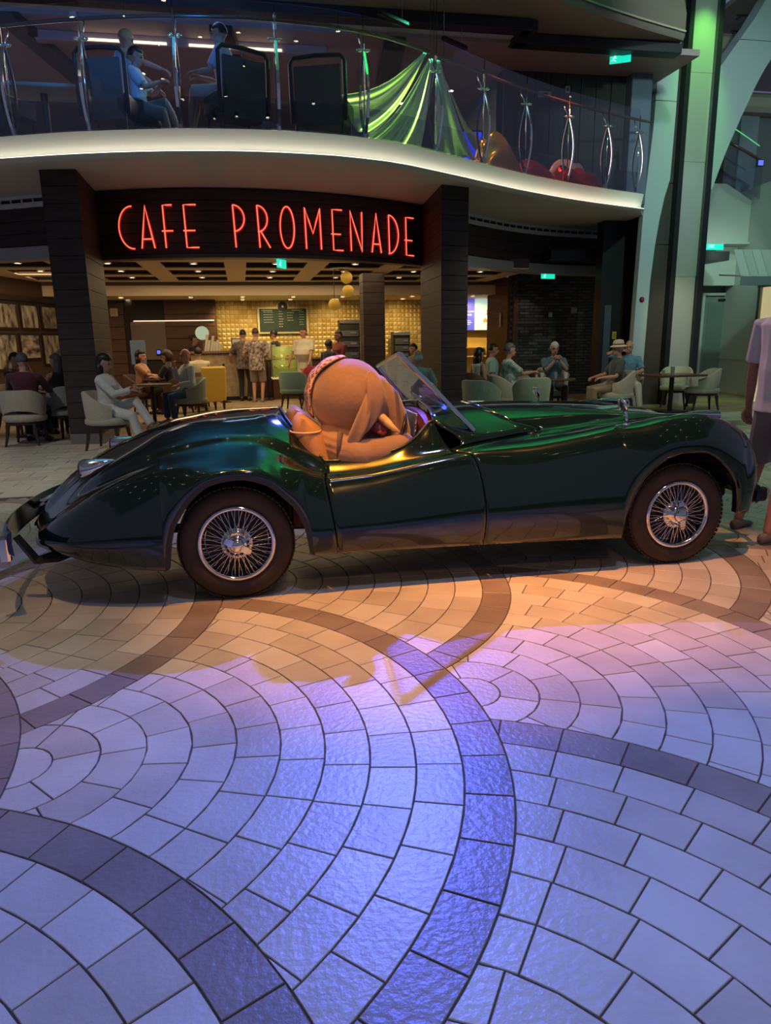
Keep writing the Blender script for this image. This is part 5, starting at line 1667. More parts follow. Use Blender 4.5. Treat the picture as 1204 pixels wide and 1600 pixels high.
MB().tube([(0, 0, .02), (0, 0, .70)], .045, 12).obj('column', BLACK, t, smooth=40)
MB().box((0, 0, .015), (.5, .5, .03), b=.008).obj('base', BLACK, t)
cup('tumbler', 'clear plastic cup with straw on the square table', (8.22, 12.85, .74), PLAST, .15, .042, 'cup', straw=True, lid=True)
cup('glass', 'small glass beside the cup with the straw', (8.05, 12.9, .74), PLAST, .09, .034, 'glass')
armchair('empty beige tub chair at the corridor end of the square table', BEIGE, (8.98, 12.95, 0), R(165), gap=True)
armchair('empty beige tub chair on the far side of the square table', BEIGE, (8.95, 13.85, 0), R(-130), gap=True)
person('long-haired woman in a pale sleeveless top right of the right pillar', (4.55, 13.75, 0), R(20), sit=.47, h=.88, look=(.1, 0), hair=('long', 'black'), skin='tan', top=cloth('pale_top', (.42, .50, .44)), sleeve='none', bottom=cloth('dark_trousers', (.015, .015, .018)), shoes=BLACK, female=True)
armchair('dark tub chair of the long-haired woman in pale', mat('brown_fabric', (.10, .05, .035), .7), (4.50, 13.73, 0), R(20))
person('dark-haired man in a mint shirt behind the leaf print shirt', (5.02, 14.3, 0), R(-10), sit=.47, h=1.0, look=(.0, .05), hair=('crop', 'black'), skin='tan', top=cloth('mint_shirt', (.25, .46, .40)), bottom=cloth('dark_trousers', (.015, .015, .018)), shoes=BLACK)
armchair('dark tub chair of the man in mint', mat('brown_fabric', (.10, .05, .035), .7), (4.96, 14.31, 0), R(-10))
# wall screen in the niche, wall fittings
struct(MB().box((7.2, 21.45, 1.45), (1.7, .2, 2.9)).obj('wall_niche', mat('niche_yellow', (.62, .42, .12), .5)))
for z, x in ((1.22, 6.75), (.95, 6.85)):
    MB().box((x, 21.2, z), (1.0, .3, .04), b=.005).obj('shelf', mat('niche_shelf', (.70, .50, .18), .4), bpy.data.objects['wall_niche'])
spot('niche_spot', (6.7, 20.6, 2.6), (6.9, 21.4, 1.0), 60, (1.0, .75, .3), 110, .8, .08)
tv = thing('wall_screen', 'wall screen showing a blue and pale pastry advertisement', 'screen', (6.98, 21.15, 1.72))
MB().box((0, 0, .47), (1.28, .05, .98), b=.008).obj('bezel', BLACK, tv)
MB().box((-.375, -.028, .47), (.50, .006, .94)).obj('blue_panel', mat('screen_blue', (.08, .08, .5), .3, emit=(.085, .09, .55), estr=.95), tv)
MB().box((.25, -.028, .47), (.75, .006, .94)).obj('pale_panel', mat('screen_pale', (.4, .6, .6), .3, emit=(.36, .52, .50), estr=.9), tv)
def text(body, size, loc, m_, parent, rz=0.0, name='lettering', ext=.001, align='CENTER', sx=1.0):
    cu = bpy.data.curves.new(name, 'FONT')
    cu.body, cu.size, cu.extrude, cu.align_x = body, size, ext, align
    o = bpy.data.objects.new(name, cu)
    COL.objects.link(o)
    o.rotation_euler = (pi / 2, 0, rz)
    o.location = loc
    o.scale = (sx, 1, 1)
    dg = bpy.context.evaluated_depsgraph_get()
    me = bpy.data.meshes.new_from_object(o.evaluated_get(dg))
    bpy.data.objects.remove(o)
    me.materials.clear()
    me.materials.append(m_)
    n_ = bpy.data.objects.new(name, me)
    COL.objects.link(n_)
    n_.rotation_euler = (pi / 2, 0, rz)
    n_.location = loc
    n_.scale = (sx, 1, 1)
    if parent is not None:
        n_.parent = parent
    return n_
SCRW = mat('screen_white', (.7, .7, .8), .4, emit=(.75, .75, .9), estr=1.0)
text('Dive into your', .078, (-.375, -.033, .52), SCRW, tv)
text('new drink', .078, (-.375, -.033, .42), SCRW, tv)
ln = MB()
for k, w in enumerate((.26, .34, .24)):
    ln.box((-.375, -.033, .27 - k * .05), (w, .002, .012))
ln.ball((-.375, -.033, .80), .035, 10, 6, (.7, .05, 1))
stuff(ln.obj('small_print', SCRW, tv))
cone = MB()
for k in range(26):
    t = rng.rand()
    a = rng.rand() * 6.28
    cone.ball((.36 + (1 - t) * .20 * math.cos(a), -.036, .22 + t * .52), .045, 8, 5, (1, .1, 1))
stuff(cone.obj('dessert', mat('screen_dessert', (.45, .2, .06), .4, emit=(.52, .22, .07), estr=.7), tv))
for x, z, w, h, l in ((7.9, 2.05, .10, .13, 'pale switch plate on the black brick wall'), (8.55, 2.15, .16, .15, 'thin metal bracket on the black brick wall')):
    o = thing('switch_plate', l, 'switch', (x, 18.03, z))
    MB().box((0, -.012, 0), (w, .03, h), b=.006).obj('plate', mat('plate_grey', (.28, .34, .30), .5), o)
    MB().box((0, -.03, 0), (w * .4, .01, h * .4), b=.002).obj('rocker', mat('plate_rocker', (.4, .45, .40), .5), o)
o = thing('wall_sign', 'small slim metal sign on the walnut wall right of the screen', 'sign', (6.80, 18.7, 1.95))
MB().box((-.02, 0, 0), (.012, .10, .36), b=.003).obj('plate', mat('sign_tan', (.40, .30, .20), .4, .4), o)
MB().box((-.028, 0, .05), (.004, .06, .16)).obj('marks', mat('sign_marks', (.6, .5, .36), .5), o)
# emergency exit signs
GRN = mat('exit_green', (.0, .35, .25), .4, emit=(.01, .62, .42), estr=1.3)
EXW = mat('exit_white', (.6, 1, .85), .4, emit=(.55, 1.0, .85), estr=1.2)
def exit_sign(label, loc, rz, w, h, words=None, drop=0.0):
    e = thing('exit_sign', label, 'exit sign', loc, rz)
    MB().box((0, 0, 0), (w, .035, h), b=.006).obj('panel', GRN, e)
    if words:
        text(words, h * .62, (w * .08, -.020, -h * .22), EXW, e, sx=.8)
    mb = MB()
    x0 = -w * .28 if not words else -w * .36
    mb.ball((x0 + .012, -.02, h * .24), h * .10, 8, 6, (1, .2, 1))
    mb.tube([(x0, -.02, h * .12), (x0 - .02 * h / .15, -.02, -h * .10), (x0 + .03 * h / .15, -.02, -h * .32)], h * .05, 5)
    mb.tube([(x0 - .03 * h / .15, -.02, h * .06), (x0 + .04 * h / .15, -.02, h * .02)], h * .04, 5)
    mb.tube([(x0 - .015 * h / .15, -.02, -h * .08), (x0 - .05 * h / .15, -.02, -h * .28)], h * .045, 5)
    stuff(mb.obj('running_figure', EXW, e, smooth=180))
    for x in (-w * .35, w * .35):
        MB().tube([(x, 0, h / 2 - .01), (x, 0, h / 2 + drop + .02)], .006, 6).obj('hanger', STEEL, e)
    return e
exit_sign('small green exit sign hanging under the cafe fascia', (.74, 12.78, 2.76), R(60), .30, .14, None, .06)
exit_sign('green exit sign over the black brick wall', (7.05, 16.3, 2.86), R(10), .36, .12, None, .02)
# ------------------------------------------------------------------ balcony: deck, glass balustrade, posts, rail
DECK = 4.07
struct(strip(MB(), -9, 7.55, [(.05, DECK - .03), (.05, DECK), (12.0, DECK), (12.0, DECK - .03)]).obj('floor_balcony', mat('deck_carpet', (.05, .035, .04), .9)))
LOUC = mat('lounge_ceiling', (.34, .24, .24), .6)
lc_ = struct(MB().box((-.2, 18.0, 6.36), (17, 10.2, .1)).obj('ceiling_lounge', LOUC))
for k, (x0, x1) in enumerate(((-6.5, -4.5), (-3.3, -1.6), (-.2, 1.2), (2.6, 3.6))):
    MB().prism([(x0, 12.9), (x0 + .35, 12.9), (x1 + .35, 22), (x1, 22)], 6.20, 6.32).obj('beam', mat('beam_black', (.02, .015, .017), .5), lc_)
struct(MB().box((-.2, 22.8, 5.2), (17, .2, 2.4)).obj('wall_lounge', mat('lounge_wall', (.10, .06, .08), .6)))
cv = struct(MB().box((-.6, 13.55, 6.24), (4.6, .18, .14), b=.01).obj('trim_cove', LOUC))
for x0, x1 in ((-2.2, -.9), (-.55, .95)):
    MB().box(((x0 + x1) / 2, 13.44, 6.20), (x1 - x0, .03, .03)).obj('light_strip', mat('cove_led', (1, .9, .6), .5, emit=(1, .82, .45), estr=2.2), cv)
LDL = ((-3.6, 13.4), (-2.2, 12.95), (-1.5, 15.2), (-1.6, 17.4), (-1.7, 19.5), (.4, 13.8), (1.6, 15.6), (2.9, 15.4), (3.6, 16.2), (4.4, 15.3), (3.9, 17.6))
for k, (x, y) in enumerate(LDL):
    dup(dl0, (x, y, 6.318), 0, 'round downlight in the dim lounge ceiling above the balcony, %s from the left' % ORD[sorted([q[0] / q[1] for q in LDL]).index(x / y)], 'lounge ceiling downlights')
area('lounge_lamp', (-.5, 14.5, 6.15), (-.5, 14.5, 4), 260, (1.0, .72, .62), 7, 3)
area('lounge_blue', (.6, 12.2, 6.1), (.4, 12.4, 4), 22, (.35, .65, 1.0), 3.5, .5)  # added, stands in for a bluish reflection in the glass
# ceiling edge over the balcony: brown soffit, dark stepped trim, pale strip
UPB = lambda x: curve([(-9, 12.2), (-4.2, 10.7), (-1.24, 9.6), (.32, 9.35), (2.0, 9.6), (3.07, 10.3), (5.15, 11.7), (6.7, 12.35), (8.3, 12.9)], x)
up = strip(MB(), -9, 7.9, [(.25, 7.6), (0, 6.9), (0, 6.56), (.04, 6.50), (.5, 6.48), (3.4, 6.46)], fy=UPB)
up = struct(up.obj('ceiling_upper_soffit', mat('umber_soffit', (.22, .175, .135), .5), smooth=40))
strip(MB(), -9, 7.9, [(-.03, 6.60), (-.03, 6.63), (.0, 6.63)], fy=UPB).obj('edge_bead', mat('edge_bead', (.5, .42, .30), .4), up)
tr_ = struct(MB().box((-1.9, 12.42, 6.38), (13.6, .26, .16), b=.01).obj('trim_dark_step', mat('step_dark', (.022, .018, .022), .5)))
MB().box((6.35, 12.95, 6.38), (3.1, .26, .16), b=.01).obj('lower_step', mat('step_dark', (.022, .018, .022), .5), tr_)
MB().box((4.88, 12.68, 6.38), (.26, .7, .16), b=.01).obj('return_step', mat('step_dark', (.022, .018, .022), .5), tr_)
struct(MB().box((-1.6, 12.8, 6.40), (13.0, .55, .06)).obj('trim_pale_strip', mat('pale_strip', (.42, .46, .45), .5)))
struct(MB().box((6.1, 13.45, 6.40), (2.9, .75, .06)).obj('trim_pale_strip_right', mat('pale_strip', (.42, .46, .45), .5)))
# dark timber wall and pale pier on the right end of the balcony
tw = struct(MB().box((6.35, 14.25, 5.2), (2.6, .3, 2.4)).obj('wall_timber', BLACK))
DT = mat('dark_timber', (.030, .026, .024), .45, col2=(.044, .036, .032), scale=4, stretch=(8, 1, .5))
x = 5.06
while x < 7.6:
    MB().box((x + .155, 14.08, 5.2), (.30, .05, 2.38), b=.006).obj('plank', DT, tw)
    x += .31
MB().prism([(5.05, 14.1), (5.05, 18), (5.25, 18), (5.25, 14.1)], 4.07, 6.35).obj('side_panel', mat('grey_panel', (.16, .17, .15), .4), tw)
struct(MB().box((7.75, 13.98, 5.2), (.42, .3, 2.4), b=.01).obj('wall_pier', mat('pier_grey', (.12, .14, .20), .5)))
for x, z, w, h, l, m_ in ((5.87, 5.93, .26, .10, 'pale twin label plate on the dark balcony timber', 'plate_grey'), (6.33, 6.03, .09, .12, 'small square white plate on the dark balcony timber', 'plate_grey')):
    o = thing('label_plate', l, 'sign', (x, 14.05, z))
    MB().box((0, -.01, 0), (w, .02, h), b=.004).obj('plate', mat('plate_white', (.40, .44, .40), .5), o)
    MB().box((0, -.021, 0), (w * .5, .004, h * .5)).obj('mark', mat('mark_grey', (.08, .09, .08), .6), o)
exit_sign('green exit sign under the ceiling edge above the balcony end', (6.88, 13.1, 6.27), R(-30), .36, .15, None, .0)

PX = [-4.9, -3.75, -2.67, -1.70, -.58, .63, 1.76, 2.88, 3.78, 4.69, 5.67, 6.61, 7.40]
GLB_U, GLB_L = glass('balustrade_glass', (.93, .95, .97), 1.0), glass('kick_glass', (.80, .83, .86), 1.0)
bl = thing('balustrade', 'curved glass balcony balustrade with bowed chrome posts', 'balustrade', (0, 0, DECK))
for i in range(len(PX) - 1):
    a, b_ = PX[i] + .012, PX[i + 1] - .012
    def pane(z0, z1, o, th):
        R_ = []
        for k in range(7):
            x = lerp(a, b_, k / 6)
            y = bal(x) + o
            R_.append([(x, y, z0), (x, y, z1), (x, y + th, z1), (x, y + th, z0)])
        return MB().loft([r[::-1] for r in R_])
    pane(.03, 1.43, .06, .012).obj('glass_pane', GLB_U, bl)
    pane(.015, .36, .015, .010).obj('kick_pane', GLB_L, bl)
for x in PX[1:]:
    y = bal(x) + .066
    dx = (bal(x + .05) - bal(x - .05)) / .1
    n_ = Vector((dx, -1, 0)).normalized()
    p = bpy.data.objects.new('post', None)
    COL.objects.link(p); p.parent = bl; p.location = (x, y, 0)
    MB().tube([(0, 0, .0), (0, 0, 1.33)], .009, 6).obj('rod', CHROME, p, smooth=180)
    for sg in (1, -1):
        R_ = []
        t_ = Vector((n_.y, -n_.x, 0))
        for k in range(15):
            u = k / 14
            c = n_ * (sg * .105 * math.sin(pi * u) + sg * .012) + Vector((0, 0, .02 + 1.0 * u))
            R_.append([c + t_ * q * .018 + n_ * w * .006 for q, w in ((-1, -1), (1, -1), (1, 1), (-1, 1))])
        MB().loft(R_).obj('bow', CHROME if sg > 0 else mat('dark_steel', (.16, .16, .18), .25, 1.0), p)
    for z in (1.04,):
        for s_ in (-.045, .045):
            MB().ball((s_, .0, z), 1, 8, 6, (.05, .026, .022)).obj('clamp', CHROME, p, smooth=180)
    MB().box((0, 0, .05), (.05, .06, .10), b=.012).obj('foot', CHROME, p)
    MB().tube([Vector((0, 0, 1.04)) - n_ * .02, Vector((0, 0, 1.18)) - n_ * .10, Vector((0, 0, 1.28)) - n_ * .13], .010, 6).obj('bracket', CHROME, p, smooth=180)
R_ = []
for k in range(70):
    x = lerp(-5, 7.75, k / 69)
    R_.append([(x, bal(x) + .20 + .028 * math.cos(a), 1.30 + .024 * math.sin(a)) for a in [2 * pi * q / 8 for q in range(8)]])
MB().loft(R_).obj('handrail', mat('rail_wood', (.10, .05, .035), .25, coat=.5), bl, smooth=180)

# lounge furniture and guests on the balcony
def lounge_chair(label, loc, rz, panel, w=.62, h=1.08):
    c = thing('high_back_chair', label, 'chair', loc, rz)
    R_ = []
    fr_ = mat('chair_frame_black', (.012, .013, .016), .4)
    MB().box((-.27, 0, .62), (.05, w - .10, h - .36), b=.02, ry=-.06).obj('back_panel', panel, c)
    P_ = [(-.25, -w / 2, .30), (-.285, -w / 2, h - .06), (-.29, -w / 2 + .05, h), (-.29, 0, h + .015), (-.29, w / 2 - .05, h), (-.285, w / 2, h - .06), (-.25, w / 2, .30)]
    MB().tube(P_, .028, 8).obj('back_frame', fr_, c, smooth=60)
    MB().box((.02, 0, .40), (.56, w - .06, .14), b=.04).obj('seat', panel, c, smooth=40)
    for s_ in (1, -1):
        MB().box((0, s_ * (w / 2 - .02), .48), (.52, .06, .22), b=.02).obj('armrest', fr_, c)
        for sx in (.24, -.24):
            MB().tube([(sx, s_ * (w / 2 - .05), .34), (sx * 1.1, s_ * (w / 2 - .04), 0)], [.02, .014], 6).obj('leg', fr_, c)
    return c
P1, P2 = mat('chair_mesh_brown', (.10, .085, .075), .7), mat('chair_grey', (.055, .06, .07), .7)
lounge_chair('black framed high back chair on the balcony behind the standing woman', (-1.52, 11.0, DECK), R(80), P1)
lounge_chair('dark grey high back chair on the balcony holding the seated young man', (.12, 10.75, DECK), R(115), P2, .70)
lounge_chair('empty dark high back chair on the balcony left of the green drape', (1.30, 10.85, DECK), R(70), P1, .74)
lounge_chair('slate high back chair at the outer left end of the balcony', (-2.95, 11.35, DECK), R(60), mat('chair_slate', (.06, .07, .10), .7))
t = thing('lounge_table', 'pale-topped lounge table at the left end of the balcony', 'table', (-2.55, 12.0, DECK))
MB().box((0, 0, .92), (1.3, .7, .05), b=.015).obj('tabletop', mat('pale_top', (.35, .32, .28), .5), t)
MB().tube([(0, 0, .02), (0, 0, .9)], .05, 10).obj('column', BLACK, t)
MB().box((0, 0, .015), (.5, .5, .03), b=.006).obj('base', BLACK, t)
person('fair-haired woman in a light blue top leaning forward on the balcony', (-1.55, 11.75, DECK), R(0), h=1.0, lean=.38, look=(.1, .25), hair=('short', 'blond'), skin='tan', top=cloth('light_blue_top', (.22, .40, .50)), sleeve='none', bottom=cloth('dark_trousers', (.015, .015, .018)), shoes=BLACK, female=True, hands={'R': (.80, -.12, 1.13), 'L': (.6, .2, 1.0)}, hem=.05)
person('seated guest in a white shirt with crossed legs beside the leaning woman', (-1.22, 11.45, DECK), R(-10), sit=.50, h=.95, look=(.1, .25), hair=('short', 'black'), skin='tan', top=cloth('white_shirt', (.52, .55, .58)), bottom=cloth('grey_shorts', (.22, .18, .14)), legs='short', shoes=mat('white_shoe', (.5, .5, .48), .6), hands={'L': (.34, .04, .92), 'R': (.34, -.06, .92)}, feet={'L': (.55, -.02, .22), 'R': (.45, -.12, 0)}, knees={'L': (1, 0, .6)})
armchair('black tub chair of the guest in white on the balcony', mat('black_fabric', (.015, .015, .018), .7), (-1.26, 11.45, DECK), R(-10), hgt=.74)
person('young man in a pale pink shirt and shorts seated sideways on the balcony', (.02, 10.98, DECK), R(168), sit=.62, h=1.04, look=(.05, .12), lean=.08, hair=('short', 'black'), skin='tan', top=cloth('pink_shirt', (.46, .38, .42)), bottom=cloth('sand_shorts', (.40, .30, .24)), legs='short', shoes=mat('white_shoe', (.5, .5, .48), .6), hands={'L': (.40, .10, .95), 'R': (.40, -.10, .95)}, feet={'L': (.50, .12, .16), 'R': (.55, -.10, .16)})
# satin sheets and folds that stand in for reflections in the balcony glass
SATIN = mat('silver_satin', (.62, .64, .60), .33, .75)
def sheet(name, label, apex, foot0, foot1, m_, pl, amp, sag=.15, nu=90, nv=20):  # cloth-like sheet shaped after a green reflection in the glass
    o = thing(name, label, 'sheet', ((foot0[0] + foot1[0]) / 2, (foot0[1] + foot1[1]) / 2, DECK))
    A_, F0_, F1_ = Vector(apex), Vector(foot0), Vector(foot1)
    off = Vector(o.location)
    def fn(u, v):
        e = F0_.lerp(F1_, u)
        p = A_.lerp(e, .06 + .94 * v)
        w = amp * v * (math.sin(u * pi * 2 * pl + 1.2 * v) + .4 * math.sin(u * pi * 5.3 * pl + 2.5 * v + 1))
        return p + Vector((.25 * w, -w, -sag * math.sin(pi * v) + .35 * w)) - off
    g_ = MB().grid(fn, nu, nv).obj('cloth', m_, o, smooth=180)
    md = g_.modifiers.new('thick', 'SOLIDIFY')
    md.thickness = .004
    MB().tube([A_ - off + Vector((0, 0, .02)), (A_.x - off.x, A_.y - off.y, 6.45 - off.z)], .004, 6).obj('hanging_wire', mat('wire_dark', (.01, .01, .01), .95, spec=.1), o)
    return o
sheet('reflection_sheet', 'silver satin drape fanning down to the left, standing in for a yellow green reflection', (2.98, 11.25, 5.52), (1.85, 10.95, 4.20), (2.78, 11.2, 4.12), SATIN, 1.6, .085)
sheet('reflection_sheet', 'silver satin drape hanging in the middle, standing in for a green reflection', (2.95, 11.32, 5.60), (1.55, 11.2, 4.85), (1.95, 11.2, 4.30), SATIN, 1.1, .08)
sheet('reflection_sheet', 'silver satin drape falling to the right, standing in for a pale yellow reflection', (3.05, 11.35, 5.55), (3.0, 11.45, 4.15), (3.95, 11.9, 4.25), SATIN, 1.6, .08)
sheet('reflection_sheet', 'narrow satin drape end over the orange folds, standing in for a reflection', (3.20, 11.5, 5.30), (3.85, 11.95, 4.60), (4.30, 12.2, 4.15), SATIN, 1.1, .08)
def folds(label, c, w, d, h, m_, sd):  # heap shaped after a coloured reflection, not real cloth
    o = thing('reflection_folds', label, 'cloth', (c[0], c[1], DECK), R(28))
    r_ = np.random.RandomState(sd)
    f1, f2 = r_.uniform(2, 4), r_.uniform(0, 6)
    def fn(u, v):
        x, y = (u - .5) * w, (v - .5) * d
        e = (1 - (2 * u - 1) ** 4) * (1 - (2 * v - 1) ** 4)
        z = h * e ** .6 * (.62 + .25 * math.sin(f1 * 2 * u + f2 + 4 * v) + .13 * math.sin(17 * v + 5 * u))
        return (x, y, max(.004, z))
    g_ = MB().grid(fn, 40, 26).obj('cloth', m_, o, smooth=180)
    MB().box((0, 0, .003), (w, d, .006)).obj('underside', m_, o)
    return o
folds('orange satin folds standing in for a reflection, right of the green sheets', (4.25, 11.98), .85, .4, .62, mat('orange_satin', (.62, .28, .12), .22, .6), 3)
folds('red satin folds standing in for a reflection, beside the orange folds', (5.05, 12.45), .95, .45, .34, mat('red_satin', (.60, .04, .035), .25, .4), 5)
folds('large heap of red satin folds standing in for a reflection, near the balcony end', (5.95, 12.85), 1.15, .5, .40, mat('red_satin', (.60, .04, .035), .25, .4), 8)
folds('white satin folds standing in for a reflection, behind the large red heap', (6.0, 13.2), .9, .4, .58, mat('white_satin', (.62, .62, .66), .3, .2), 9)
spot('reflection_green', (1.6, 10.75, 6.2), (2.4, 11.1, 4.4), 430, (.48, 1.0, .10), 70, .7, .1)  # added spot that tints the reflection sheets yellow green
spot('reflection_teal', (3.4, 11.6, 6.2), (1.7, 11.4, 4.8), 90, (.1, 1.0, .55), 60, .7, .1)  # added spot, teal tint for the same sheets
spot('reflection_orange', (4.0, 11.5, 6.2), (4.3, 12.0, 4.3), 160, (1.0, .42, .10), 40, .7, .1)  # added spot that tints the orange reflection folds
spot('reflection_red', (5.6, 12.2, 6.2), (5.6, 12.8, 4.1), 200, (1.0, .22, .12), 60, .7, .1)  # added spot that tints the red reflection folds
# dim blue display screens deep in the lounge
for k, (x, y, w, h) in enumerate(((1.95, 12.6, .36, .32), (2.75, 12.9, .12, .40), (4.05, 13.3, .7, .5))):
    o = thing('blue_screen', ['blue lit lounge screen left of the satin sheets', 'narrow blue lit screen behind the green drape', 'blue lit screen behind the right hand drape'][k], 'screen', (x, y, DECK + .15 + .3 * (k == 2)))
    MB().box((0, .02, h / 2 + .02), (w + .06, .04, h + .06), b=.008).obj('case', BLACK, o)
    MB().box((0, -.003, h / 2 + .02), (w, .006, h)).obj('display', mat('blue_display', (.02, .02, .5), .4, emit=(.03, .05, .95), estr=.9), o)
    MB().box((0, .02, -.07 if k < 2 else -.2), (w * .5, .10, .16 if k < 2 else .45)).obj('stand', BLACK, o)
for k, (x, y, z, s_) in enumerate(((.95, 10.2, 6.30, .3), (2.45, 11.5, 6.02, .6), (3.6, 12.3, 6.05, .6))):
    o = thing('light_bar', ['short dark lighting bar over the balcony glass, leftmost', 'dark lighting bar above the green drape', 'dark lighting bar right of the satin sheets'][k], 'lighting bar', (x, y, z), R(35))
    MB().box((0, 0, 0), (s_, .07, .06), b=.01).obj('bar', BLACK, o)
    MB().tube([(s_ * .3, 0, .02), (s_ * .3, 0, 6.46 - z)], .006, 6).obj('hanger', STEEL, o)

# ------------------------------------------------------------------ column, arch and corridor on the right
def xz(name, pts, y0, y1, m_, parent=None):
    return MB().prism(pts, y0, y1, lambda x, z, y: (x, y, z)).obj(name, m_, parent, fix=True)
core = struct(xz('wall_column', [(8.42, 0), (9.65, 0), (9.65, 8.6), (8.45, 8.6)], 14.62, 15.6, BLACK))
BRZ = mat('bronze_panel', (.055, .045, .042), .4)
PALE = mat('pale_steel_paint', (.42, .47, .50), .35)
GREENW = mat('corridor_white', (.52, .56, .52), .5)
jz = [0, 2.9, 5.45, 8.6]
def cutz(pts, z0, z1):
    def side(P, z, keep):
        o = []
        for i in range(len(P)):
            a, b_ = P[i], P[(i + 1) % len(P)]
            ia, ib = keep(a[1], z), keep(b_[1], z)
            if ia:
                o.append(a)
            if ia != ib:
                t = (z - a[1]) / (b_[1] - a[1])
                o.append((lerp(a[0], b_[0], t), z))
        return o
    return side(side(pts, z0 + .006, lambda q, z: q >= z), z1 - .006, lambda q, z: q <= z)
WP = [(8.22, 0), (8.50, 0), (8.53, 1.55), (8.55, 2.6), (8.60, 3.3), (8.66, 3.8), (8.74, 4.25), (8.84, 4.6), (8.86, 5.9), (8.86, 8.6), (8.45, 8.6), (8.39, 5.56), (8.29, 4.11), (8.25, 2.08)]
for k, (a, b_) in enumerate(((0, 3.05 + 3), (6.05 - .0, 7.3), (7.3, 8.6))):
    pts = cutz(WP, a, b_)
    if len(pts) > 2:
        xz('panel', pts, 14.44, 14.60, PALE, core)
for a, b_ in ((0, 3.35), (3.35, 4.55), (4.55, 6.9), (6.9, 8.6)):
    xz('bronze_panel', [(8.46, a + .006), (8.985, a + .006), (8.985, b_ - .006), (8.46, b_ - .006)], 14.56, 14.62, BRZ, core)
xz('frame', [(8.985, 0), (9.10, 0), (9.08, 8.6), (8.985, 8.6)], 14.38, 14.7, BLACK, core)
xz('frame', [(9.64, 0), (9.78, 0), (9.72, 8.6), (9.61, 8.6)], 14.38, 14.9, BLACK, core)
for a, b_ in ((0, 2.7), (2.7, 4.95), (4.95, 6.6), (6.6, 8.6)):
    xz('steel_plate', [(9.10, a + .003), (9.64, a + .003), (9.62, b_ - .003), (9.09, b_ - .003)], 14.47, 14.52, mat('satin_plate', (.58, .57, .52), .34, .55, bump=.06, bscale=30, stretch=(1, 1, .3)), core)
o = thing('alarm_point', 'round red alarm point on the pale column strip', 'alarm', (8.38, 14.43, 2.23))
MB().lathe([(.001, -.02), (.045, -.02), (.055, -.008), (.055, .01)], axis='Y', n=20).obj('ring', BLACK, o, smooth=40)
MB().lathe([(.001, -.03), (.03, -.028), (.034, -.02)], axis='Y', n=16).obj('button', mat('alarm_red', (.45, .02, .02), .4), o, smooth=40)
pn = struct(MB().box((8.05, 15.3, 1.95), (.5, .3, 3.9)).obj('wall_dark_pier', BLACK))
MB().box((7.98, 15.13, 1.2), (.16, .03, 1.9), b=.006).obj('slate_panel', mat('slate_panel', (.06, .075, .10), .4), pn)
o = thing('notice', 'small yellow notice on the dark pier beside the column', 'notice', (8.16, 15.12, 1.50))
MB().box((0, 0, 0), (.10, .02, .16), b=.004).obj('plate', mat('yellow_notice', (.40, .36, .04), .5), o)
MB().box((0, -.012, 0), (.06, .004, .10)).obj('mark', mat('notice_mark', (.2, .18, .03), .5), o)
# arch strut sweeping up from the column
arch = spline([(10.03, 4.5, 0), (10.25, 5.15, 0), (10.5, 5.76, 0), (10.9, 6.64, 0), (11.3, 7.3, 0), (11.8, 8.2, 0), (12.4, 9.2, 0)], 5)
inner = [(p.x, p.y) for p in arch]
AP = inner + [(11.6, 9.2), (10.95, 8.2), (10.65, 7.72), (10.01, 6.87), (9.9, 6.7), (9.78, 6.5), (9.80, 4.5)]
a_ = struct(xz('wall_arch', cutz(AP, 4.4, 7.35), 14.75, 15.15, PALE))
xz('panel', cutz(AP, 7.35, 9.3), 14.75, 15.15, PALE, a_)
# corridor walls
gw = struct(xz('wall_corridor', [(10.3, 3.62), (12.5, 3.62), (12.5, 4.52), (11.6, 4.98), (10.3, 4.98)], 16.5, 16.8, GREENW))
struct(MB().box((11.4, 17.1, 3.15), (2.4, .3, .92)).obj('wall_corridor_lower', GREENW))
struct(MB().box((11.5, 16.85, 3.64), (2.6, .9, .05)).obj('ceiling_corridor', GREENW))
struct(MB().box((11.4, 17.6, 1.35), (3.0, .2, 2.75)).obj('wall_corridor_back', mat('corridor_green_grey', (.20, .24, .22), .5)))
dr = struct(MB().box((12.3, 17.42, 1.22), (.86, .08, 2.44), b=.01).obj('door_1', mat('door_green_grey', (.19, .24, .22), .45)))
for x in (11.84, 12.76):
    MB().box((x, 17.40, 1.24), (.07, .12, 2.5), b=.01).obj('jamb', GREENW, dr)
MB().box((12.3, 17.40, 2.50), (.98, .12, .07), b=.01).obj('lintel', GREENW, dr)
MB().box((12.3, 17.375, 1.75), (.62, .012, 1.1), b=.004).obj('panel', mat('door_panel', (.16, .21, .19), .45), dr)
MB().box((12.3, 17.375, .55), (.62, .012, .9), b=.004).obj('panel', mat('door_panel', (.16, .21, .19), .45), dr)
h_ = MB().box((12.64, 17.36, 1.12), (.05, .02, .26), b=.006).obj('handle_plate', BLACK, dr)
MB().tube([(12.64, 17.35, 1.14), (12.64, 17.30, 1.14), (12.52, 17.30, 1.14)], .012, 6).obj('lever', BLACK, h_)
MB().box((12.5, 17.34, 2.36), (.5, .05, .05), b=.01).obj('door_closer', BLACK, dr)
rw = struct(MB().prism([(12.45, 17.4), (11.95, 14.3), (14.2, 12.0), (14.4, 12.2), (12.2, 14.4), (12.7, 17.4)], 0, 4.9).obj('wall_right', GREENW))
sk = MB()
for z0, z1 in ((.0, .14), (.86, .92)):
    sk.prism([(12.43, 17.4), (11.92, 14.29), (11.95, 14.28), (12.46, 17.4)], z0, z1)
struct(sk.obj('baseboard_right', GREENW))
exit_sign('long green EMERGENCY EXIT sign on the corridor wall behind the column', (11.22, 16.44, 3.56), 0, .78, .16, 'EXIT', .02)
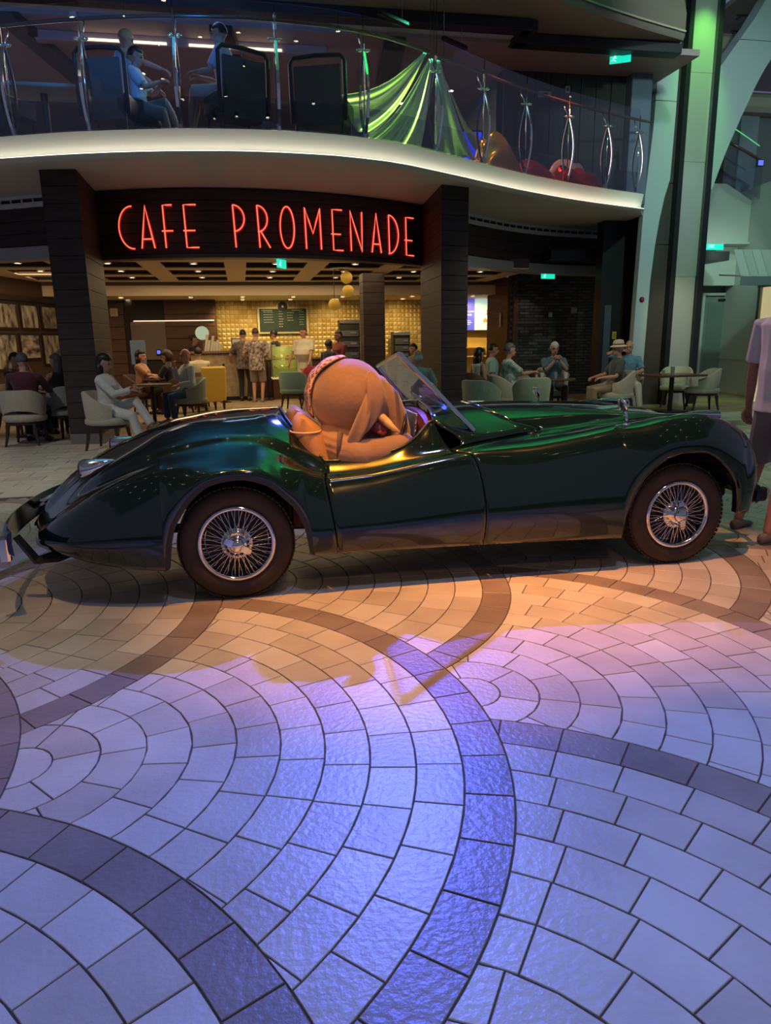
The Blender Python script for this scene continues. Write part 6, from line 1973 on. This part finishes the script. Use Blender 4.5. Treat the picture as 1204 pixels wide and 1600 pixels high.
# awning over the lit doorway
aw = thing('awning', 'striped pale awning with a grey valance over the lit doorway', 'awning', (10.3, 12.9, 2.4))
sl = MB()
for k in range(9):
    a0, a1 = -.75 + k * .2, -.75 + (k + 1) * .2
    b_ = MB()
    b_.prism([(a0, 0), (a1 - .008, 0), (a1 - .008 + .25, .0), (a0 + .25, .0)][:0] or [(a0, 0), (a1 - .008, 0), (a1 - .008, .55), (a0, .55)], 0, .012, lambda x, y, z: (x + y * .35, y * 1.0, .17 + y * 1.0 + z))
    b_.obj('stripe', [mat('awning_pale', (.50, .52, .50), .7), mat('awning_grey', (.45, .47, .46), .7)][k % 2], aw, fix=True)
MB().box((.12, -.01, .09), (1.75, .02, .17), b=.004).obj('valance', mat('valance_grey', (.16, .19, .21), .7), aw)
for x in (-.72, 1.0):
    MB().tube([(x, 0, .18), (x + .35, 1.2, .30)], .015, 6).obj('arm', STEEL, aw)
dw = struct(MB().box((11.35, 14.05, 1.25), (.1, .9, 2.5)).obj('door_2', mat('lit_doorway', (.55, .48, .28), .5, emit=(1.0, .86, .45), estr=.45)))
MB().box((11.29, 14.05, 2.52), (.1, 1.1, .09), b=.01).obj('lintel', mat('door_frame_grey', (.25, .24, .20), .5), dw)
MB().box((11.29, 14.53, 1.25), (.1, .09, 2.5), b=.01).obj('jamb', mat('door_frame_grey', (.25, .24, .20), .5), dw)
# upper right gallery with glass, rail and slotted ceiling
ug = struct(MB().box((13.0, 17.6, 5.0), (4.4, .2, 4.6)).obj('wall_gallery', mat('gallery_grey', (.16, .17, .18), .5)))
MB().box((12.75, 17.45, 5.3), (.5, .06, 3.4), b=.01).obj('pale_pier', mat('gallery_pier', (.24, .28, .34), .5), ug)
MB().box((11.95, 17.45, 5.0), (.35, .06, 3.0), b=.01).obj('dark_pier', BRZ, ug)
tc_ = struct(MB().box((13.4, 17.2, 8.45), (5.2, 7.0, .1)).obj('ceiling_gallery', mat('sand_ceiling', (.30, .25, .21), .6)))
for i in range(9):
    for j in range(5):
        if (i + j) % 2 == 0:
            MB().box((11.4 + i * .45, 14.6 + j * .8, 8.395), (.26, .05, .02)).obj('slot', BLACK, tc_)
            MB().box((11.4 + i * .45, 14.6 + j * .8 + .1, 8.395), (.05, .22, .02)).obj('slot', BLACK, tc_)
MB().box((13.2, 16.6, 7.9), (4.5, .5, .45), b=.15).obj('bulkhead', mat('warm_bulkhead', (.45, .38, .32), .5), tc_)
MB().box((13.0, 17.3, 6.95), (4.2, .5, .4), b=.12).obj('bulkhead', mat('warm_bulkhead', (.45, .38, .32), .5), tc_)
hr = thing('stair_rail', 'brown sloping handrail with glass beyond the arch', 'handrail', (11.2, 16.0, 5.0))
MB().tube([(0, 0, .76), (.5, .0, .56), (.95, 0, .36)], .035, 8).obj('rail', mat('rail_wood', (.10, .05, .035), .25, coat=.5), hr, smooth=180)
MB().tube([(.1, 0, 1.05), (.45, 0, .88), (.8, 0, .70)], .014, 6).obj('lit_edge', mat('glass_edge', (.1, .5, .2), .2, emit=(.15, .9, .3), estr=.5), hr)
MB().add([(.0, .01, .74), (.95, .01, .34), (.95, .01, -.45), (.0, .01, -.02), (.0, .02, .74), (.95, .02, .34), (.95, .02, -.45), (.0, .02, -.02)], [(0, 1, 2, 3), (7, 6, 5, 4), (0, 4, 5, 1), (1, 5, 6, 2), (2, 6, 7, 3), (3, 7, 4, 0)]).obj('glass', glass('kick_glass', (.80, .83, .86)), hr)
o = thing('blue_sign', 'small blue lit sign at the end of the sloping handrail', 'sign', (12.0, 15.92, 5.32))
MB().box((0, 0, 0), (.17, .05, .15), b=.01).obj('case', BLACK, o)
MB().box((0, -.027, 0), (.13, .004, .11)).obj('display', mat('blue_lcd', (.02, .03, .3), .4, emit=(.12, .18, 1.0), estr=1.2), o)
# ------------------------------------------------------------------ passer-by cut by the right edge of the frame
person('passer-by in a loose white shirt and grey shorts standing at the nose of the car', (3.86, 4.60, 0), R(20), h=1.13, look=(.3, .1), hair=('short', 'grey'), skin='red', top=cloth('loose_white_shirt', (.72, .74, .78), (.68, .70, .74), 6), bottom=cloth('pewter_shorts', (.24, .24, .27)), legs='short', shoes=mat('taupe_trainer', (.17, .15, .15), .6), belly=.05, hem=.0, wide=1.05, hands={'R': (.06, -.36, .86), 'L': (.1, .34, .86)}, feet={'R': (-.24, -.13, 0, -.2), 'L': (.0, .26, 0, .1)}, voxel=.010)

# ------------------------------------------------------------------ atrium roof over the promenade (seen mirrored in the paintwork)
ar = MB()
def roof(u, v):
    x, y = lerp(-12, 14, u), lerp(-10, 15.0, v)
    return (x, y, 9.2 + .35 * math.sin(x * .9 + .5 * math.sin(y * .7)) + .18 * math.sin(y * 1.3 + x * .4))
ar.grid(roof, 90, 84)
ar = struct(ar.obj('ceiling_atrium', mat('atrium_roof', (.50, .52, .52), .4), smooth=180))
k = 0
for i in range(9):
    for j in range(7):
        x, y = -8 + i * 2.1 + (j % 2) * .9, -6 + j * 2.2
        lp = MB().lathe([(.055, 8.60), (.075, 8.60), (.075, 8.68), (.03, 8.72), (.012, 9.0), (.001, 9.0)], (x, y, 0), n=12).obj('roof_lamp', BLACK, ar)
        MB().lathe([(.002, 8.605), (.055, 8.605)], (x, y, 0), n=12).obj('lens', DLEM, lp)
spot('roof_green', (4.6, 8.0, 6.4), (5.3, 9.2, 9.2), 620, (.02, 1.0, .20), 112, .5, .2)
spot('roof_mint', (1.6, 7.2, 6.4), (1.2, 6.5, 9.2), 260, (.02, 1.0, .35), 90, .6, .2)
spot('roof_teal', (-1.0, 6.8, 6.0), (-.9, 8.0, 9.2), 720, (.02, .45, .9), 100, .6, .2)
spot('soffit_blue', (-1.0, 7.6, 4.9), (-1.2, 10.6, 6.5), 300, (.03, .28, 1.0), 80, .6, .2)  # added, lights the soffit blue for reflections in the rear deck
# ------------------------------------------------------------------ plush elephant in the driver's seat
PLUSH = mat('plush_velour', (.27, .165, .11), .85, col2=(.32, .20, .14), scale=5, bump=.35, bscale=34, sheen=.5)
el = thing('plush_elephant', 'big tan plush elephant sitting in the car with a leopard scarf on its head', 'soft toy', (CARX + .72, CARY + .48, .56))
E0 = Vector((.72, .48, .56))
def e(s, d, z):
    return Vector((s, d, z)) - E0
b = MB()
Rm = Matrix.Rotation(.25, 3, 'Y')
b.ball(e(.765, .50, 1.135), 1, 28, 18, (.243, .235, .250), Rm)                      # skull
b.ball(e(.90, .50, 1.10), 1, 20, 14, (.135, .165, .170), Rm)                        # cheeks
b.ball(e(.965, .50, 1.225), 1, 12, 8, (.055, .10, .05))                             # brow
b.tube([e(.93, .50, 1.16), e(1.005, .50, 1.10), e(1.055, .49, 1.00), e(1.085, .48, .90), e(1.10, .47, .80), e(1.12, .46, .72)], [.12, .108, .095, .085, .075, .062], 16, round_ends=True)   # trunk
b.ball(e(.70, .50, .74), 1, 20, 14, (.20, .25, .26))                                # body
b.ball(e(.63, .46, .86), 1, 16, 10, (.115, .17, .11))                               # shoulder fold
b.tube([e(.655, .33, .86), e(.70, .27, .815), e(.82, .245, .800), e(.95, .27, .812), e(1.06, .33, .835), e(1.11, .38, .85)], [.085, .100, .098, .088, .075, .060], 16, round_ends=True)    # near arm
b.tube([e(.66, .70, .86), e(.80, .78, .80), e(.95, .74, .82), e(1.08, .66, .85)], [.09, .10, .09, .065], 14, round_ends=True)
b.tube([e(.85, .50, 1.00), e(.90, .50, .925), e(.925, .50, .90)], [.075, .06, .04], 12, round_ends=True)   # lower jaw
for sg in (-1, 1):
    b.tube([e(.72, .48 + sg * .14, .62), e(.95, .48 + sg * .15, .60), e(1.10, .48 + sg * .15, .58)], [.11, .10, .09], 12, round_ends=True)
bm_ = remesh(b, .012, 4)
# soft wrinkles on the shoulder and skull
v = np.array(bm_.v)
w = np.exp(-((v[:, 0] + .10) ** 2 / .008 + (v[:, 2] - .29) ** 2 / .012)) * np.exp(-((v[:, 1] + .10) ** 2 / .03))
v[:, 1] += w * .012 * np.sin(v[:, 2] * 150 + v[:, 0] * 40)
bm_.v = [tuple(q) for q in v]
body = bm_.obj('body', PLUSH, el, smooth=180)
def leaf(name, pts, thick, m_, wid, tw):
    """soft flap along a spine; wid = half width per point along dir tw"""
    P = spline(pts, 5)
    n = len(P)
    R_ = []
    for i, p in enumerate(P):
        t = i / (n - 1)
        hw = curve(wid, t)
        T_ = (Vector(tw[0]).lerp(Vector(tw[1]), t)).normalized()
        N_ = (P[min(i + 1, n - 1)] - P[max(i - 1, 0)]).normalized().cross(T_).normalized()
        R_.append([p + T_ * hw * math.cos(a) + N_ * (thick * math.sin(a) * (1 + .35 * math.cos(a * 2)) + .35 * hw * math.cos(a) ** 2 * .5) for a in [2 * pi * k / 18 for k in range(18)]])
    return MB().loft(R_).obj(name, m_, el, smooth=180)
leaf('ear', [e(.865, .285, 1.300), e(.885, .245, 1.235), e(.890, .225, 1.15), e(.868, .222, 1.06), e(.830, .228, .985), e(.805, .238, .935)], .026, PLUSH, [(0, .012), (.12, .040), (.4, .058), (.75, .050), (.92, .034), (1, .010)], ((1, .25, .12), (.9, .3, .3)))
leaf('ear_fold', [e(.850, .265, 1.17), e(.835, .232, 1.11), e(.810, .215, 1.04), e(.780, .212, .965), e(.755, .222, .905), e(.745, .235, .86)], .034, PLUSH, [(0, .010), (.3, .046), (.65, .062), (.88, .044), (1, .010)], ((1, .1, .3), (.9, -.2, .4)))
leaf('ear', [e(.865, .715, 1.300), e(.885, .755, 1.235), e(.890, .775, 1.15), e(.868, .778, 1.06), e(.830, .772, .985)], .026, PLUSH, [(0, .012), (.12, .040), (.4, .058), (.75, .050), (1, .020)], ((1, -.25, .12), (.9, -.3, .3)))
TUSK = mat('tusk_felt', (.66, .50, .24), .7)
for sg in (-1, 1):
    MB().tube([e(.955, .50 + sg * .115, 1.015), e(.985, .50 + sg * .16, .985), e(1.025, .50 + sg * .18, .945), e(1.06, .50 + sg * .185, .925)], [.030, .027, .018, .006], 12, round_ends=True).obj('tusk', TUSK, el, smooth=180)
MB().ball(e(.945, .395, .945), 1, 12, 8, (.060, .035, .045)).obj('mouth', mat('mouth_pink', (.30, .09, .13), .8), el, smooth=180)
MB().ball(e(.955, .375, .915), 1, 10, 8, (.035, .025, .022)).obj('tongue', mat('tongue_red', (.28, .05, .05), .8), el, smooth=180)
MB().tube([e(.675 + .022 * math.cos(a), .295 + .105 * math.cos(a + .3), .835 + .108 * math.sin(a)) for a in [2 * pi * k / 24 for k in range(24)]], .018, 8, loop=True, flat=.5).obj('arm_band', mat('band_grey', (.13, .10, .085), .8), el, smooth=180)
# leopard print scarf over the back of the head
sm = bpy.data.materials.new('leopard_scarf')
sm.use_nodes = True
nt = sm.node_tree
bs = nt.nodes['Principled BSDF']
vo, rp, tc = nt.nodes.new('ShaderNodeTexVoronoi'), nt.nodes.new('ShaderNodeValToRGB'), nt.nodes.new('ShaderNodeTexCoord')
vo.inputs['Scale'].default_value = 40
rp.color_ramp.interpolation = 'CONSTANT'
rp.color_ramp.elements[0].color = (.28, .02, .025, 1)
rp.color_ramp.elements[1].position, rp.color_ramp.elements[1].color = .42, (.62, .50, .40, 1)
nt.links.new(tc.outputs['Object'], vo.inputs['Vector'])
nt.links.new(vo.outputs['Distance'], rp.inputs[0])
nt.links.new(rp.outputs[0], bs.inputs['Base Color'])
bs.inputs['Roughness'].default_value = .8
R_ = []
for i in range(34):
    t = i / 33
    a = math.radians(lerp(88, 212, t))
    end = min(1, t * 7, (1 - t) * 7) ** .5
    row = []
    for q in range(14):
        g_ = 2 * pi * q / 14
        r = .252 + (.019 + .003 * math.sin(13 * a)) * end * math.cos(g_)
        row.append(e(.757 + r * math.cos(a), .555 + .13 * end * math.sin(g_) + .012 * math.sin(8 * a), 1.137 + r * 1.02 * math.sin(a)))
    R_.append(row)
sc = MB().loft(R_).obj('headscarf', sm, el, smooth=180)
